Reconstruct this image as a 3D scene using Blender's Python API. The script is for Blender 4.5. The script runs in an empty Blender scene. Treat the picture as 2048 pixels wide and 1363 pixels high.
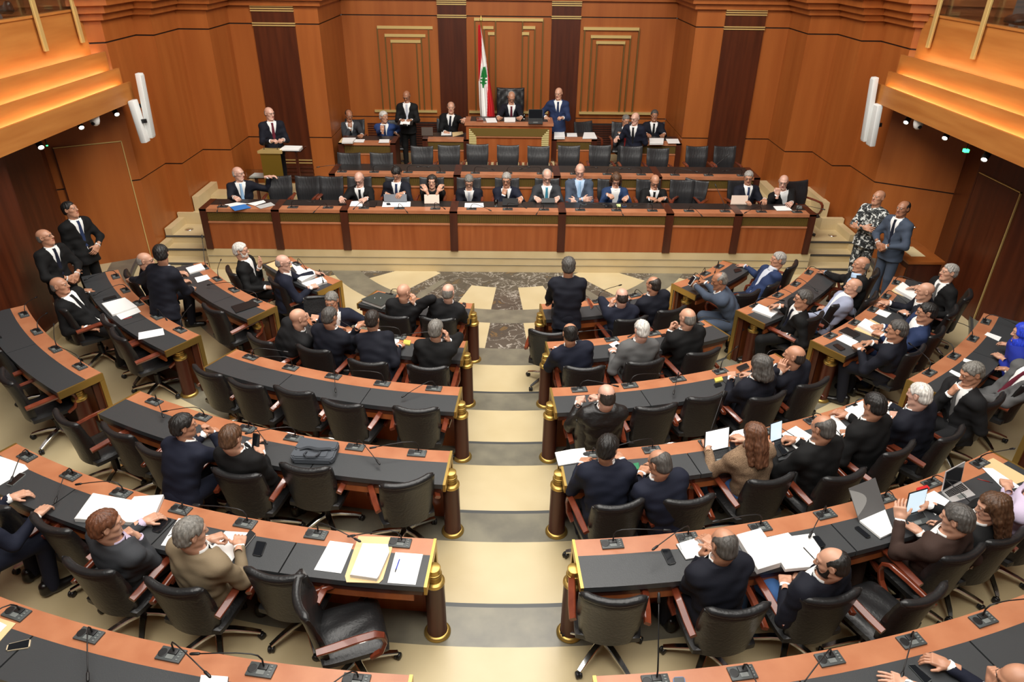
import bpy, bmesh, math, random
import numpy as np
from mathutils import Vector, Matrix, Euler
S = bpy.context.scene
COL = S.collection
PI = math.pi
# ------------------------------------------------------------------ camera
CP, CYAW, CROLL = 0.5145, 0.0075, 0.0119
FPX = 1412.0
CPOS = np.array([0.0067, 0.0, 5.1])
def _basis():
    cy, sy, cp, sp = math.cos(CYAW), math.sin(CYAW), math.cos(CP), math.sin(CP)
    f = np.array([sy*cp, cy*cp, -sp]); r = np.array([cy, -sy, 0.0]); u = np.cross(r, f)
    c, s = math.cos(CROLL), math.sin(CROLL)
    return f, c*r + s*u, -s*r + c*u
CF, CR, CU = _basis()
cam = bpy.data.cameras.new('camera'); cam.sensor_width = 36.0; cam.lens = FPX/2048*36.0
cam.clip_start = 0.05; cam.clip_end = 100
co = bpy.data.objects.new('camera', cam); COL.objects.link(co)
co.matrix_world = Matrix(((CR[0], CU[0], -CF[0], CPOS[0]), (CR[1], CU[1], -CF[1], CPOS[1]), (CR[2], CU[2], -CF[2], CPOS[2]), (0, 0, 0, 1)))
S.camera = co
# ------------------------------------------------------------------ light and exposure
S.view_settings.view_transform = 'Standard'; S.view_settings.look = 'None'
S.view_settings.exposure = -0.1; S.view_settings.gamma = 1.0; S.view_settings.use_curve_mapping = False
wd = bpy.data.worlds.new('world'); S.world = wd; wd.use_nodes = True
wd.node_tree.nodes['Background'].inputs[0].default_value = (1.0, 0.93, 0.84, 1)
wd.node_tree.nodes['Background'].inputs[1].default_value = 0.08
def area(name, loc, size, sy, energy, col=(1, .955, .89), rot=(0, 0, 0)):
    l = bpy.data.lights.new(name, 'AREA'); l.shape = 'RECTANGLE'; l.size = size; l.size_y = sy
    l.energy = energy; l.color = col
    o = bpy.data.objects.new(name, l); COL.objects.link(o); o.location = loc; o.rotation_euler = rot
    return o
area('ceiling_light_field', (0, 6.5, 9.0), 7.0, 9.0, 1150)
area('ceiling_light_podium', (0, 9.6, 8.2), 6.0, 1.2, 440, rot=(math.radians(32), 0, 0))
area('ceiling_light_gallery', (0, 0.5, 8.6), 9.0, 2.5, 620, rot=(math.radians(38), 0, 0))

def ray(px, py): return CF + (px-1024)/FPX*CR - (py-681.5)/FPX*CU
def at(px, py, z):                       # point of the horizontal plane z seen in that direction
    d = ray(px, py); return Vector(CPOS + d*(z-CPOS[2])/d[2])
def aty(px, py, y):                      # point of the vertical plane y
    d = ray(px, py); return Vector(CPOS + d*(y-CPOS[1])/d[1])
# ------------------------------------------------------------------ materials
MATS = {}
def lin(c):
    return tuple((v/12.92 if v <= .04045 else ((v+.055)/1.055)**2.4) for v in (x/255 for x in c)) + (1,)
def mat(name, rgb, rough=.5, metal=0.0, spec=.5, emit=0, ecol=None, bump=None, var=None, trans=0, coat=0):
    """bump=(scale,strength,(sx,sy,sz)) noise bump; var=(rgb2,scale,(sx,sy,sz),lo,hi) noise mix"""
    if name in MATS: return MATS[name]
    m = bpy.data.materials.new(name); m.use_nodes = True; nt = m.node_tree; b = nt.nodes['Principled BSDF']
    b.inputs['Base Color'].default_value = lin(rgb); b.inputs['Roughness'].default_value = rough
    b.inputs['Metallic'].default_value = metal; b.inputs['Specular IOR Level'].default_value = spec
    if trans: b.inputs['Transmission Weight'].default_value = trans
    if coat: b.inputs['Coat Weight'].default_value = coat
    if emit:
        b.inputs['Emission Color'].default_value = lin(ecol or rgb); b.inputs['Emission Strength'].default_value = emit
    def noise(scale, sv, detail=4):
        tc = nt.nodes.new('ShaderNodeTexCoord'); mp = nt.nodes.new('ShaderNodeMapping'); mp.inputs['Scale'].default_value = sv
        n = nt.nodes.new('ShaderNodeTexNoise'); n.inputs['Scale'].default_value = scale; n.inputs['Detail'].default_value = detail
        nt.links.new(tc.outputs['Object'], mp.inputs[0]); nt.links.new(mp.outputs[0], n.inputs[0]); return n
    if var:
        rgb2, sc, sv, lo, hi = var
        n = noise(sc, sv); r = nt.nodes.new('ShaderNodeValToRGB')
        r.color_ramp.elements[0].position = lo; r.color_ramp.elements[1].position = hi
        r.color_ramp.elements[0].color = lin(rgb); r.color_ramp.elements[1].color = lin(rgb2)
        nt.links.new(n.outputs['Fac'], r.inputs[0]); nt.links.new(r.outputs[0], b.inputs['Base Color'])
    if bump:
        sc, st, sv = bump; n = noise(sc, sv); bp = nt.nodes.new('ShaderNodeBump'); bp.inputs['Strength'].default_value = st
        bp.inputs['Distance'].default_value = .01
        nt.links.new(n.outputs['Fac'], bp.inputs['Height']); nt.links.new(bp.outputs[0], b.inputs['Normal'])
    MATS[name] = m; return m
Vt = (9, 9, .55); Hx = (.7, 12, 12)
M_WALL = mat('cherry_wood', (162, 92, 41), .36, var=((146, 78, 32), 1.0, (5, 5, .4), .3, .72))
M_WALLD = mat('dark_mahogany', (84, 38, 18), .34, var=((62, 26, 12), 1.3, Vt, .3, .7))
M_BALC = mat('balcony_veneer', (178, 118, 58), .4, var=((160, 98, 44), 1.1, (7, .8, 9), .3, .7))
M_GROOVE = mat('groove_black', (30, 12, 6), .7)
M_DESK = mat('desk_cherry', (183, 122, 87), .32, var=((168, 105, 72), 1.6, (3, 3, 3), .3, .7))
M_PANEL = mat('panel_cherry', (162, 90, 46), .36, var=((142, 72, 32), 1.2, Vt, .3, .7))
M_PDARK = mat('post_mahogany', (78, 38, 24), .34, var=((60, 26, 16), 1.5, Vt, .3, .7))
M_PAD = mat('desk_leather', (58, 60, 62), .42, bump=(160, .12, (1, 1, 1)))
M_PADB = mat('podium_leather', (34, 32, 31), .4, bump=(160, .12, (1, 1, 1)))
M_BRASS = mat('brass', (188, 156, 86), .36, metal=.85)
M_BRASSP = mat('brass_pale', (214, 186, 120), .42, metal=.45)
M_LEATH = mat('black_leather', (33, 33, 34), .36, bump=(45, .28, (1, 1, 1)))
M_LEATHW = mat('creased_leather', (36, 36, 38), .4, bump=(7, .55, (5, 3, .5)))
M_CHROME = mat('chrome', (222, 222, 220), .16, metal=1)
M_BLACK = mat('black_plastic', (24, 24, 25), .42)
M_DKGREY = mat('dark_grey_plastic', (66, 70, 70), .5)
M_MIDGREY = mat('grey_buttons', (112, 116, 114), .5)
M_ARM = mat('mahogany_arm', (120, 56, 34), .26, var=((88, 36, 22), 3, (3, 3, 3), .3, .7), coat=.4)
M_BEIGE = mat('beige_stone', (200, 184, 146), .34, var=((190, 172, 132), 1.6, (1, 1, 1), .35, .7))
M_GREYST = mat('grey_marble', (126, 121, 104), .3, var=((104, 100, 88), 3.4, (1, 1, 1), .36, .66))
M_NOSE = mat('slate_nosing', (66, 68, 68), .4)
M_STEP = mat('cream_stone', (208, 188, 146), .42, var=((196, 174, 130), 2, (1, 1, 1), .35, .7))
def marble():
    m = mat('veined_marble', (70, 64, 56), .22); nt = m.node_tree; b = nt.nodes['Principled BSDF']
    tc = nt.nodes.new('ShaderNodeTexCoord'); n = nt.nodes.new('ShaderNodeTexNoise'); n.inputs['Scale'].default_value = 3.4
    n.inputs['Detail'].default_value = 7; n.inputs['Roughness'].default_value = .62; n.inputs['Distortion'].default_value = .7
    r = nt.nodes.new('ShaderNodeValToRGB'); e = r.color_ramp.elements
    e[0].position = .0; e[0].color = lin((70, 66, 59)); e[1].position = .44; e[1].color = lin((84, 77, 68))
    for p, c in ((.488, (86, 79, 70)), (.5, (186, 180, 168)), (.512, (86, 79, 70)), (.62, (72, 67, 60)), (.66, (116, 92, 60)), (.7, (76, 70, 62))):
        k = e.new(p); k.color = lin(c)
    nt.links.new(tc.outputs['Object'], n.inputs[0]); nt.links.new(n.outputs['Fac'], r.inputs[0]); nt.links.new(r.outputs[0], b.inputs['Base Color'])
    return m
M_MARB = marble()
M_PAPER = mat('white_paper', (244, 244, 242), .7)
M_PAPERS = mat('paper_edges', (226, 224, 220), .8, var=((200, 198, 196), 60, (.1, .1, 14), .4, .6))
M_MANILA = mat('manila_paper', (220, 192, 142), .7)
M_WHITE = mat('white_enamel', (226, 228, 226), .4)
M_GLASS = mat('clear_glass', (235, 242, 240), .03, trans=1.0)
M_SCREEN = mat('lit_screen', (205, 226, 240), .3, emit=.75)
M_SCREENW = mat('white_screen', (236, 240, 240), .3, emit=.8)
M_DSCREEN = mat('dark_screen', (22, 24, 28), .12)
M_LED = mat('warm_cove_lamp', (255, 222, 160), .5, emit=20, ecol=(255, 208, 138))
M_SPOT = mat('lamp_face', (255, 244, 226), .5, emit=14, ecol=(255, 240, 220))
M_GREEN = mat('green_lamp', (60, 240, 130), .5, emit=4)
# ------------------------------------------------------------------ object helpers
def link(o, parent=None):
    COL.objects.link(o)
    if parent is not None: o.parent = parent
    return o
def mesh_obj(name, bm, mats, parent=None, smooth=False, loc=None):
    me = bpy.data.meshes.new(name); bm.normal_update(); bm.to_mesh(me); bm.free()
    for m in (mats if isinstance(mats, (list, tuple)) else [mats]): me.materials.append(m)
    if smooth: me.shade_smooth()
    o = bpy.data.objects.new(name, me)
    if loc is not None: o.location = loc
    return link(o, parent)
def smooth_by_angle(o, deg=40):
    me = o.data; me.shade_smooth()
    bm = bmesh.new(); bm.from_mesh(me)
    for e in bm.edges:
        if len(e.link_faces) == 2 and e.calc_face_angle(0) > math.radians(deg): e.smooth = False
    bm.to_mesh(me); bm.free(); return o
def empty(name, loc=(0, 0, 0), rz=0.0):
    o = bpy.data.objects.new(name, None); o.empty_display_size = .1; o.location = loc; o.rotation_euler = (0, 0, rz)
    return link(o)
def tag(o, label, cat, group=None):
    o['label'] = label; o['category'] = cat
    if group: o['group'] = group
    return o
def struct(o): o['kind'] = 'structure'; return o
def copy_tree(o, parent=None):
    c = o.copy(); COL.objects.link(c)
    if parent is not None: c.parent = parent
    for k in list(o.children): copy_tree(k, c)
    return c
def box(bm, x0, x1, y0, y1, z0, z1, mi=0, M=None):
    vs = [bm.verts.new(Vector(p) if M is None else M @ Vector(p)) for p in
          ((x0, y0, z0), (x1, y0, z0), (x1, y1, z0), (x0, y1, z0), (x0, y0, z1), (x1, y0, z1), (x1, y1, z1), (x0, y1, z1))]
    fs = []
    for q in ((0, 3, 2, 1), (4, 5, 6, 7), (0, 1, 5, 4), (1, 2, 6, 5), (2, 3, 7, 6), (3, 0, 4, 7)):
        f = bm.faces.new([vs[i] for i in q]); f.material_index = mi; fs.append(f)
    return vs, fs
def rbox(name, dims, mats, parent, loc=(0, 0, 0), rot=(0, 0, 0), bev=.006, seg=2):
    bm = bmesh.new(); dx, dy, dz = dims; box(bm, -dx/2, dx/2, -dy/2, dy/2, -dz/2, dz/2)
    if bev: bmesh.ops.bevel(bm, geom=bm.edges[:], offset=bev, segments=seg, affect='EDGES', profile=.5)
    o = mesh_obj(name, bm, mats, parent); smooth_by_angle(o, 35); o.location = loc; o.rotation_euler = rot; return o
def prism(bm, poly, z0, z1, mi=0):
    a = [bm.verts.new((p[0], p[1], z0)) for p in poly]; b = [bm.verts.new((p[0], p[1], z1)) for p in poly]
    n = len(poly); fs = [bm.faces.new(a[::-1]), bm.faces.new(b)]
    for i in range(n): fs.append(bm.faces.new((a[i], a[(i+1) % n], b[(i+1) % n], b[i])))
    for f in fs: f.material_index = mi
    bmesh.ops.recalc_face_normals(bm, faces=fs)
    return fs
def lathe(bm, prof, n=24, M=None, mi=0):
    rings = []
    for r, z in prof:
        rings.append([bm.verts.new((lambda v: v if M is None else M @ v)(Vector((r*math.cos(2*PI*i/n), r*math.sin(2*PI*i/n), z)))) for i in range(n)])
    fs = []
    for a, b in zip(rings, rings[1:]):
        for i in range(n): fs.append(bm.faces.new((a[i], a[(i+1) % n], b[(i+1) % n], b[i])))
    fs.append(bm.faces.new(rings[0][::-1])); fs.append(bm.faces.new(rings[-1]))
    for f in fs: f.material_index = mi
    return fs
def tube(bm, pts, rad, n=8, mi=0, sq=None):
    """swept tube; rad number or list; sq=(w,h) gives a rectangular section (w across, h along the frame's up)"""
    pts = [Vector(p) for p in pts]; rings = []; up = None
    for i, p in enumerate(pts):
        t = (pts[min(i+1, len(pts)-1)] - pts[max(i-1, 0)]).normalized()
        if up is None: up = Vector((0, 0, 1)) if abs(t.z) < .9 else Vector((0, 1, 0))
        s = t.cross(up)
        if s.length < 1e-4: s = t.cross(Vector((1, 0, 0)))
        s.normalize(); u = s.cross(t).normalized(); up = u
        r = rad[i] if isinstance(rad, (list, tuple)) else rad
        if sq:
            w, h = sq[0]/2*r, sq[1]/2*r; c = min(w, h)*.35
            sec = [(w-c, h), (w, h-c), (w, -h+c), (w-c, -h), (-w+c, -h), (-w, -h+c), (-w, h-c), (-w+c, h)]
            rings.append([bm.verts.new(p + s*a + u*b) for a, b in sec])
        else:
            rings.append([bm.verts.new(p + s*(r*math.cos(2*PI*k/n)) + u*(r*math.sin(2*PI*k/n))) for k in range(n)])
    fs = []
    for a, b in zip(rings, rings[1:]):
        m = len(a)
        for k in range(m): fs.append(bm.faces.new((a[k], b[k], b[(k+1) % m], a[(k+1) % m])))
    fs.append(bm.faces.new(rings[0])); fs.append(bm.faces.new(rings[-1][::-1]))
    for f in fs: f.material_index = mi
    bmesh.ops.recalc_face_normals(bm, faces=fs)
    return fs
def offset_line(pts, d):
    """axis-aligned polyline moved to its right-hand side by d"""
    out = []; n = len(pts)
    P = [Vector(p) for p in pts]
    for i in range(n):
        ns = []
        for a, b in ((i-1, i), (i, i+1)):
            if a >= 0 and b < n:
                t = (P[b]-P[a]).normalized(); ns.append(Vector((t.y, -t.x)))
        if len(ns) == 1: out.append(P[i] + ns[0]*d)
        else:
            m = (ns[0]+ns[1]); m = m/max(m.length_squared, 1e-6)*2
            out.append(P[i] + m*d)
    return [(v.x, v.y) for v in out]
ORD = ['first', 'second', 'third', 'fourth', 'fifth', 'sixth', 'seventh', 'eighth', 'ninth', 'tenth', 'eleventh', 'twelfth', 'thirteenth', 'fourteenth', 'fifteenth', 'sixteenth']
CEN = Vector((-.0045, 13.05))
RAD = dict(z=10.296, a=9.080, b=7.90, c=6.706, d=5.565, e=4.376)
FLZ = dict(e=0.0, d=.10, c=.18, b=.26, a=.34, z=.42)
DTOP = dict(e=.77, d=.85, c=.93, b=1.01, a=1.09, z=1.17)
ROWN = dict(e='front row', d='second row', c='third row', b='fourth row', a='fifth row', z='sixth row')
def pol(r, th):
    a = math.radians(th); return (CEN.x + r*math.sin(a), CEN.y - r*math.cos(a))
def polar(p): return math.hypot(p[0]-CEN.x, p[1]-CEN.y), math.degrees(math.atan2(p[0]-CEN.x, CEN.y-p[1]))
def arc(bm, r0, r1, t0, t1, z0, z1, mi=0, step=1.5):
    n = max(1, int(math.ceil(abs(t1-t0)/step))); rings = []
    for i in range(n+1):
        t = t0 + (t1-t0)*i/n; a = pol(r0, t); b = pol(r1, t)
        rings.append([bm.verts.new((*a, z0)), bm.verts.new((*b, z0)), bm.verts.new((*b, z1)), bm.verts.new((*a, z1))])
    fs = []
    for A, B in zip(rings, rings[1:]):
        for k in range(4): fs.append(bm.faces.new((A[k], A[(k+1) % 4], B[(k+1) % 4], B[k])))
    fs.append(bm.faces.new(rings[0][::-1])); fs.append(bm.faces.new(rings[-1]))
    for f in fs: f.material_index = mi
    bmesh.ops.recalc_face_normals(bm, faces=fs); return fs
# ================================================================== the room
def make_wall(name, line, zl=1.53, zu=3.68, base=0.0, top=5.2, back=.5):
    """line runs with the room on its right-hand side"""
    root = struct(empty(name))
    outer = offset_line(line, -back)
    def band(pname, off, z0, z1, m):
        inner = offset_line(line, off) if off else line
        bm = bmesh.new()
        for i in range(len(line)-1):
            a, b, c, d = inner[i], inner[i+1], outer[i+1], outer[i]
            prism(bm, [a, b, c, d], z0, z1)
        return mesh_obj(pname, bm, m, root)
    band('wainscot', 0, base, zl-.012, M_WALL); band('groove', -.02, zl-.012, zl+.012, M_GROOVE)
    band('wall_panel', 0, zl+.012, zu-.012, M_WALL); band('groove', -.02, zu-.012, zu+.012, M_GROOVE)
    band('frieze', 0, zu+.012, 4.0, M_WALL)
    band('cornice', .07, 4.0, 4.1, M_WALL); band('cornice', .14, 4.1, 4.21, M_WALL); band('cornice', .22, 4.21, 4.34, M_WALL); band('cornice', .30, 4.34, top, M_WALL)
    return root
LW = [(-7.3, 11.15), (-6.22, 11.75), (-6.22, 12.75), (-5.92, 12.75), (-5.92, 13.75), (-5.38, 13.75), (-5.38, 14.8), (-3.66, 14.8), (-3.66, 16.85)]
RW = [(3.65, 16.9), (3.65, 15.07), (5.47, 15.05), (5.47, 14.03), (6.02, 14.03), (6.02, 13.04), (6.36, 13.04), (6.36, 12.03), (7.4, 11.4)]
BW = [(-3.66, 16.85), (3.65, 16.9)]
wl = make_wall('wall_left', LW); wb = make_wall('wall_back', BW); wr = make_wall('wall_right', RW)
def slab_on(name, m, parent, x0, x1, z0, z1, y, t):
    bm = bmesh.new(); box(bm, x0, x1, y-t, y+.02, z0, z1); return mesh_obj(name, bm, m, parent)
# dark pilasters with brass bars
def pilaster(parent, x0, x1, y, zb):
    slab_on('pilaster', M_WALLD, parent, x0, x1, zb, 4.0, y, .03)
    for z in (3.645, 3.685, 3.90, 3.94, 3.98): slab_on('brass_bar', M_BRASSP, parent, x0-.01, x1+.01, z, z+.02, y, .05)
pilaster(wl, -4.92, -4.12, 14.8, .62); pilaster(wr, 4.2, 4.98, 15.05, .62)
pilaster(wb, -1.57, -.95, 16.86, .7); pilaster(wb, .92, 1.55, 16.88, .7)
for z in (1.0, 1.06): slab_on('brass_bar', M_BRASSP, wl, -4.92, -4.12, z, z+.018, 14.8, .045)
for z in (.66, .74, .82, .90): slab_on('louver', M_PDARK, wl, -4.92, -4.12, z, z+.045, 14.8, .05)
# brass fillets inlaid on the back wall
YB = 16.86
M_INLAY = mat('bronze_inlay', (122, 94, 50), .4, metal=.5)
def fillet(pts, w=.035, m=M_BRASSP):
    for (a, b) in zip(pts, pts[1:]):
        A = aty(*a, YB); B = aty(*b, YB)
        bm = bmesh.new(); x0, x1 = sorted((A.x, B.x)); z0, z1 = sorted((A.z, B.z))
        mm = m; hw = .03 if abs(A.z-B.z) < abs(A.x-B.x) else .014
        if x1-x0 < z1-z0: xm = (x0+x1)/2; box(bm, xm-hw, xm+hw, YB-.016, YB+.03, z0, z1); mm = M_INLAY
        else: zm = (z0+z1)/2; box(bm, x0-.014, x1+.014, YB-.024, YB+.03, zm-hw, zm+hw)
        mesh_obj('brass_fillet', bm, mm, wb)
def U2(x, y): return (600+x/2.924, y/2.924)
for x0, x1, yt in ((455, 772, 160), (499, 730, 207), (533, 702, 241)):
    fillet([U2(x0+30, 655), U2(x0, yt), U2(x1, yt), U2(x1-20, 655)])
for x0, x1, yt in ((1662, 1980, 168), (1704, 1932, 215), (1735, 1898, 249)):
    fillet([U2(x0-20, 660), U2(x0, yt), U2(x1, yt), U2(x1-35, 660)])
fillet([U2(1030, 655), U2(1022, 114), U2(1418, 114), U2(1410, 655)])
fillet([U2(1084, 655), U2(1074, 161), U2(1128, 161)]); fillet([U2(1110, 655), U2(1103, 196), U2(1134, 196)])
fillet([U2(1146, 655), U2(1142, 114)]); fillet([U2(1298, 655), U2(1298, 114)])
fillet([U2(1308, 161), U2(1372, 161), U2(1364, 655)]); fillet([U2(1302, 196), U2(1336, 196), U2(1330, 655)])
zs = aty(1020, 226, YB).z
for x0, x1 in ((-3.1, -1.66), (-.92, .9), (1.62, 3.3)):
    slab_on('sill_bar', M_BRASSP, wb, x0, x1, zs, zs+.05, YB+.02, .07)
for x0, x1 in ((-3.3, -1.62), (1.6, 3.4)):
    bm = bmesh.new()
    for k in range(12): box(bm, x0, x1, YB-.02, YB+.03, .78+k*.052, .80+k*.052+.012)
    mesh_obj('louver_grille', bm, M_PDARK, wb)
    slab_on('groove', M_GROOVE, wb, x0, x1, .75, 1.42, YB+.03, .035)
# side walls below the galleries
def under(name, sx, pts):
    root = struct(empty(name)); bm = bmesh.new()
    for a, b in zip(pts, pts[1:]):
        d = Vector((b[0]-a[0], b[1]-a[1])).normalized(); n = Vector((-d.y, d.x))*.2*sx
        prism(bm, [a, b, (b[0]+n.x, b[1]+n.y), (a[0]+n.x, a[1]+n.y)], 0, 2.95)
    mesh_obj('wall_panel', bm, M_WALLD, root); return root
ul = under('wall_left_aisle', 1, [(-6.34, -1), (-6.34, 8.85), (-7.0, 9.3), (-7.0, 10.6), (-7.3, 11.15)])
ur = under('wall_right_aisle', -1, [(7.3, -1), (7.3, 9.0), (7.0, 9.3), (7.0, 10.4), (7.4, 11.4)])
bm = bmesh.new(); prism(bm, [(-6.34, 4), (-6.34, 8.85), (-6.29, 8.87), (-6.29, 4)], .0, .36); mesh_obj('baseboard_left', bm, M_STEP, ul)
# doors under the galleries
def door(name, a, b, z0, z1, off, lm):
    root = struct(empty(name)); A = Vector(a); B = Vector(b); d = (B-A).normalized(); n = Vector((d.y, -d.x))*off
    def pr(nm, p, q, t0, t1, za, zb, m):
        P = A+d*p; Q = A+d*q; bm = bmesh.new(); u = n.normalized()
        prism(bm, [(P+u*t0)[:], (Q+u*t0)[:], (Q+u*t1)[:], (P+u*t1)[:]], za, zb); return mesh_obj(nm, bm, m, root)
    L = (B-A).length
    pr('door_leaf', .02, L-.02, -.02, .03, z0, z1-.02, lm)
    pr('door_frame', 0, .014, -.02, .04, z0, z1, M_BRASSP); pr('door_frame', L-.014, L, -.02, .04, z0, z1, M_PDARK); pr('door_frame', 0, L, -.02, .04, z1-.014, z1, M_BRASSP)
    return root
door('door_1', (-6.34, 11.69), (-7.2, 11.2), .1, 2.2, 1, M_WALL)
door('door_2', (7.0, 9.35), (7.0, 10.35), .1, 2.2, 1, M_WALLD)  # darker wood colour on this leaf stands in for shade under the gallery
# ---- floor
fl = struct(empty('floor'))
bm = bmesh.new(); box(bm, -9, 9, -2, 17.5, -.3, -.004); mesh_obj('floor_base', bm, M_GREYST, fl)
bm = bmesh.new(); arc(bm, .5, 4.80, -82, 82, -.01, .0); mesh_obj('dark_marble_field', bm, M_MARB, fl)
for r0, r1, t0, t1, m, nm in (
    (3.03, 3.48, -82, 82, M_GREYST, 'grey_band'), (4.26, 4.72, -82, 82, M_GREYST, 'grey_band'), (1.5, 2.2, -82, -58, M_GREYST, 'grey_band'), (1.5, 2.2, 58, 82, M_GREYST, 'grey_band'),
    (3.48, 4.26, 4.2, 27, M_BEIGE, 'beige_inlay'), (3.48, 4.26, -27, -4.2, M_BEIGE, 'beige_inlay'), (3.48, 4.26, 33, 60, M_BEIGE, 'beige_inlay'), (3.48, 4.26, -60, -33, M_BEIGE, 'beige_inlay'),
    (2.2, 3.03, 4.8, 16, M_BEIGE, 'beige_inlay'), (2.2, 3.03, -16, -4.8, M_BEIGE, 'beige_inlay'), (2.0, 3.03, 36, 52, M_BEIGE, 'beige_inlay'), (2.0, 3.03, -52, -36, M_BEIGE, 'beige_inlay'),
    (2.2, 4.26, 28, 31, M_GREYST, 'grey_band'), (2.2, 4.26, -31, -28, M_GREYST, 'grey_band')):
    bm = bmesh.new(); arc(bm, r0, r1, t0, t1, -.008, .003); mesh_obj(nm, bm, m, fl)
bm = bmesh.new(); arc(bm, 4.72, RAD['d']-.03, -82, 82, -.008, .004); mesh_obj('beige_tread', bm, M_BEIGE, fl)
rows = 'edcbaz'
for i, k in enumerate(rows[1:], 1):
    R = RAD[k]; Rn = RAD[rows[i+1]] if i < 5 else 15.0; z = FLZ[k]
    t = struct(empty('floor_tier'))
    bm = bmesh.new(); arc(bm, R-.04, R, -80, 80, -.02, z); mesh_obj('dark_nosing', bm, M_NOSE, t)
    bm = bmesh.new(); arc(bm, R, R+.375, -80, 80, -.02, z); mesh_obj('grey_tread', bm, M_GREYST, t)
    bm = bmesh.new(); arc(bm, R+.375, Rn-.04, -80, 80, -.02, z); mesh_obj('beige_tread', bm, M_BEIGE, t)
# ---- podium platforms and steps
pf = struct(empty('floor_platform'))
def pbox(nm, x0, x1, y0, y1, z0, z1, m=M_STEP, parent=pf):
    bm = bmesh.new(); box(bm, x0, x1, y0, y1, z0, z1); return mesh_obj(nm, bm, m, parent)
pbox('stone_base', -5.25, 5.3, 11.5, 11.62, 0, .40); pbox('platform', -5.25, 5.3, 11.62, 12.78, 0, .40)
pbox('platform', -5.3, 5.4, 12.78, 14.6, 0, .62); pbox('platform', -4.0, 3.9, 14.6, 16.9, 0, .70)
pbox('platform', -.98, .62, 15.65, 16.6, .70, 1.0); pbox('platform', -.98, .98, 14.93, 15.65, .70, 1.0)
bm = bmesh.new()
for z in (.13, .26): box(bm, -5.24, 5.29, 11.492, 11.51, z, z+.006)
mesh_obj('joint_line', bm, M_GREYST, pf)
for sx, nm, xo in ((-1, 'stairs_left', 6.2), (1, 'stairs_right', 6.34)):
    st = struct(empty(nm)); x0, x1 = sorted((sx*5.27, sx*xo))
    for y, z in ((11.46, .133), (11.78, .266), (12.08, .40)):
        pbox('stair_step', x0, x1, y, 14.7, 0, z, M_STEP, st); pbox('step_nosing', x0, x1, y-.012, y+.03, z-.022, z+.002, M_NOSE, st)
    x2 = sorted((sx*5.3, sx*(xo-.3)))
    for y, z in ((12.95, .51), (13.15, .62), (13.35, .75)): pbox('stair_step', x2[0], x2[1], y, 14.7, 0, z, M_STEP, st)
    for (xa, xb, ya, yb, zt) in ((xo-.12, xo, 11.4, 11.75, .22), (xo-.12, xo, 11.75, 12.1, .36), (xo-.12, xo, 12.1, 12.8, .53), (xo-.42, xo, 12.70, 12.8, .62), (xo-.42, xo-.30, 12.8, 13.8, .90)):
        a, b = sorted((sx*xa, sx*xb)); pbox('stringer', a, b, ya, yb, 0, zt, M_STEP, st)
    for (x, y, z) in ((sx*(xo-.3), 12.4, .40), (sx*(xo-.62), 13.1 if sx > 0 else 12.98, .51)):
        bm = bmesh.new(); lathe(bm, [(.075, 0), (.075, .012), (.062, .016)], 20, Matrix.Translation((x, y, z))); mesh_obj('floor_outlet', bm, M_CHROME, st, True)
# ---- galleries
def gallery(name, sx, xs, zs, y0):
    root = struct(empty(name)); Y1 = 2.0
    x1, x2, x3, x4 = xs; zb, z1, z2, z3, z4 = zs
    def b(nm, xa, xb, za, zb_, m, ya=Y1, yb=y0):
        bm = bmesh.new(); a, c = sorted((sx*xa, sx*xb)); box(bm, a, c, ya, yb, za, zb_); return mesh_obj(nm, bm, m, root)
    b('soffit', x1+.05, 9.2, zb, zb+.1, M_WALLD)
    b('fascia', x1, x1+.04, zb, z1, M_BALC); b('ledge', x1+.04, x2+.04, z1-.09, z1-.06, M_BALC)
    b('fascia', x2, x2+.04, z1-.06, z2, M_BALC); b('ledge', x2+.04, x3+.04, z2-.09, z2-.06, M_BALC)
    b('fascia', x3, x3+.04, z2-.06, z3, M_BALC); b('ledge', x3+.04, x4+.04, z3-.09, z3-.06, M_BALC)
    b('parapet', x4, x4+.06, z3-.06, z4, M_BALC); b('parapet_cap', x4-.02, x4+.1, z4, z4+.03, M_BALC)
    b('gallery_floor', x4+.07, 9.2, z3-.12, z3+.18, M_BEIGE)
    for x, z in ((x1, z1), (x2, z2), (x3, z3)): b('cove_lamp', x+.05, x+.07, z-.058, z-.045, M_LED, Y1, y0-.08)
    b('glass_rail', x4+.03, x4+.045, z4+.03, z4+.9, M_GLASS)
    b('gallery_wall', 9.2, 9.3, zb, 6.5, M_WHITE)
    return root
gl = gallery('gallery_left', -1, (5.96, 6.09, 6.24, 6.43), (2.83, 3.12, 3.32, 3.56, 4.14), 11.7)
gr = gallery('gallery_right', 1, (5.95, 6.07, 6.20, 6.42), (2.89, 3.17, 3.36, 3.61, 4.18), 11.95)
def rail_posts(root, sx, x, z, ys):
    for y in ys:
        bm = bmesh.new(); tube(bm, [(sx*(x-.05), y, z-.42), (sx*(x-.05), y, z+.75)], 1, sq=(.035, .09)); mesh_obj('brass_post', bm, M_BRASSP, root)
rail_posts(gl, -1, 6.43, 4.14, [aty(p, q, 1).y*0+y for p, q, y in ((0, 0, 11.4), (0, 0, 10.45), (0, 0, 9.3))])
rail_posts(gr, 1, 6.42, 4.18, [11.55, 10.35, 9.1])
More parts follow.
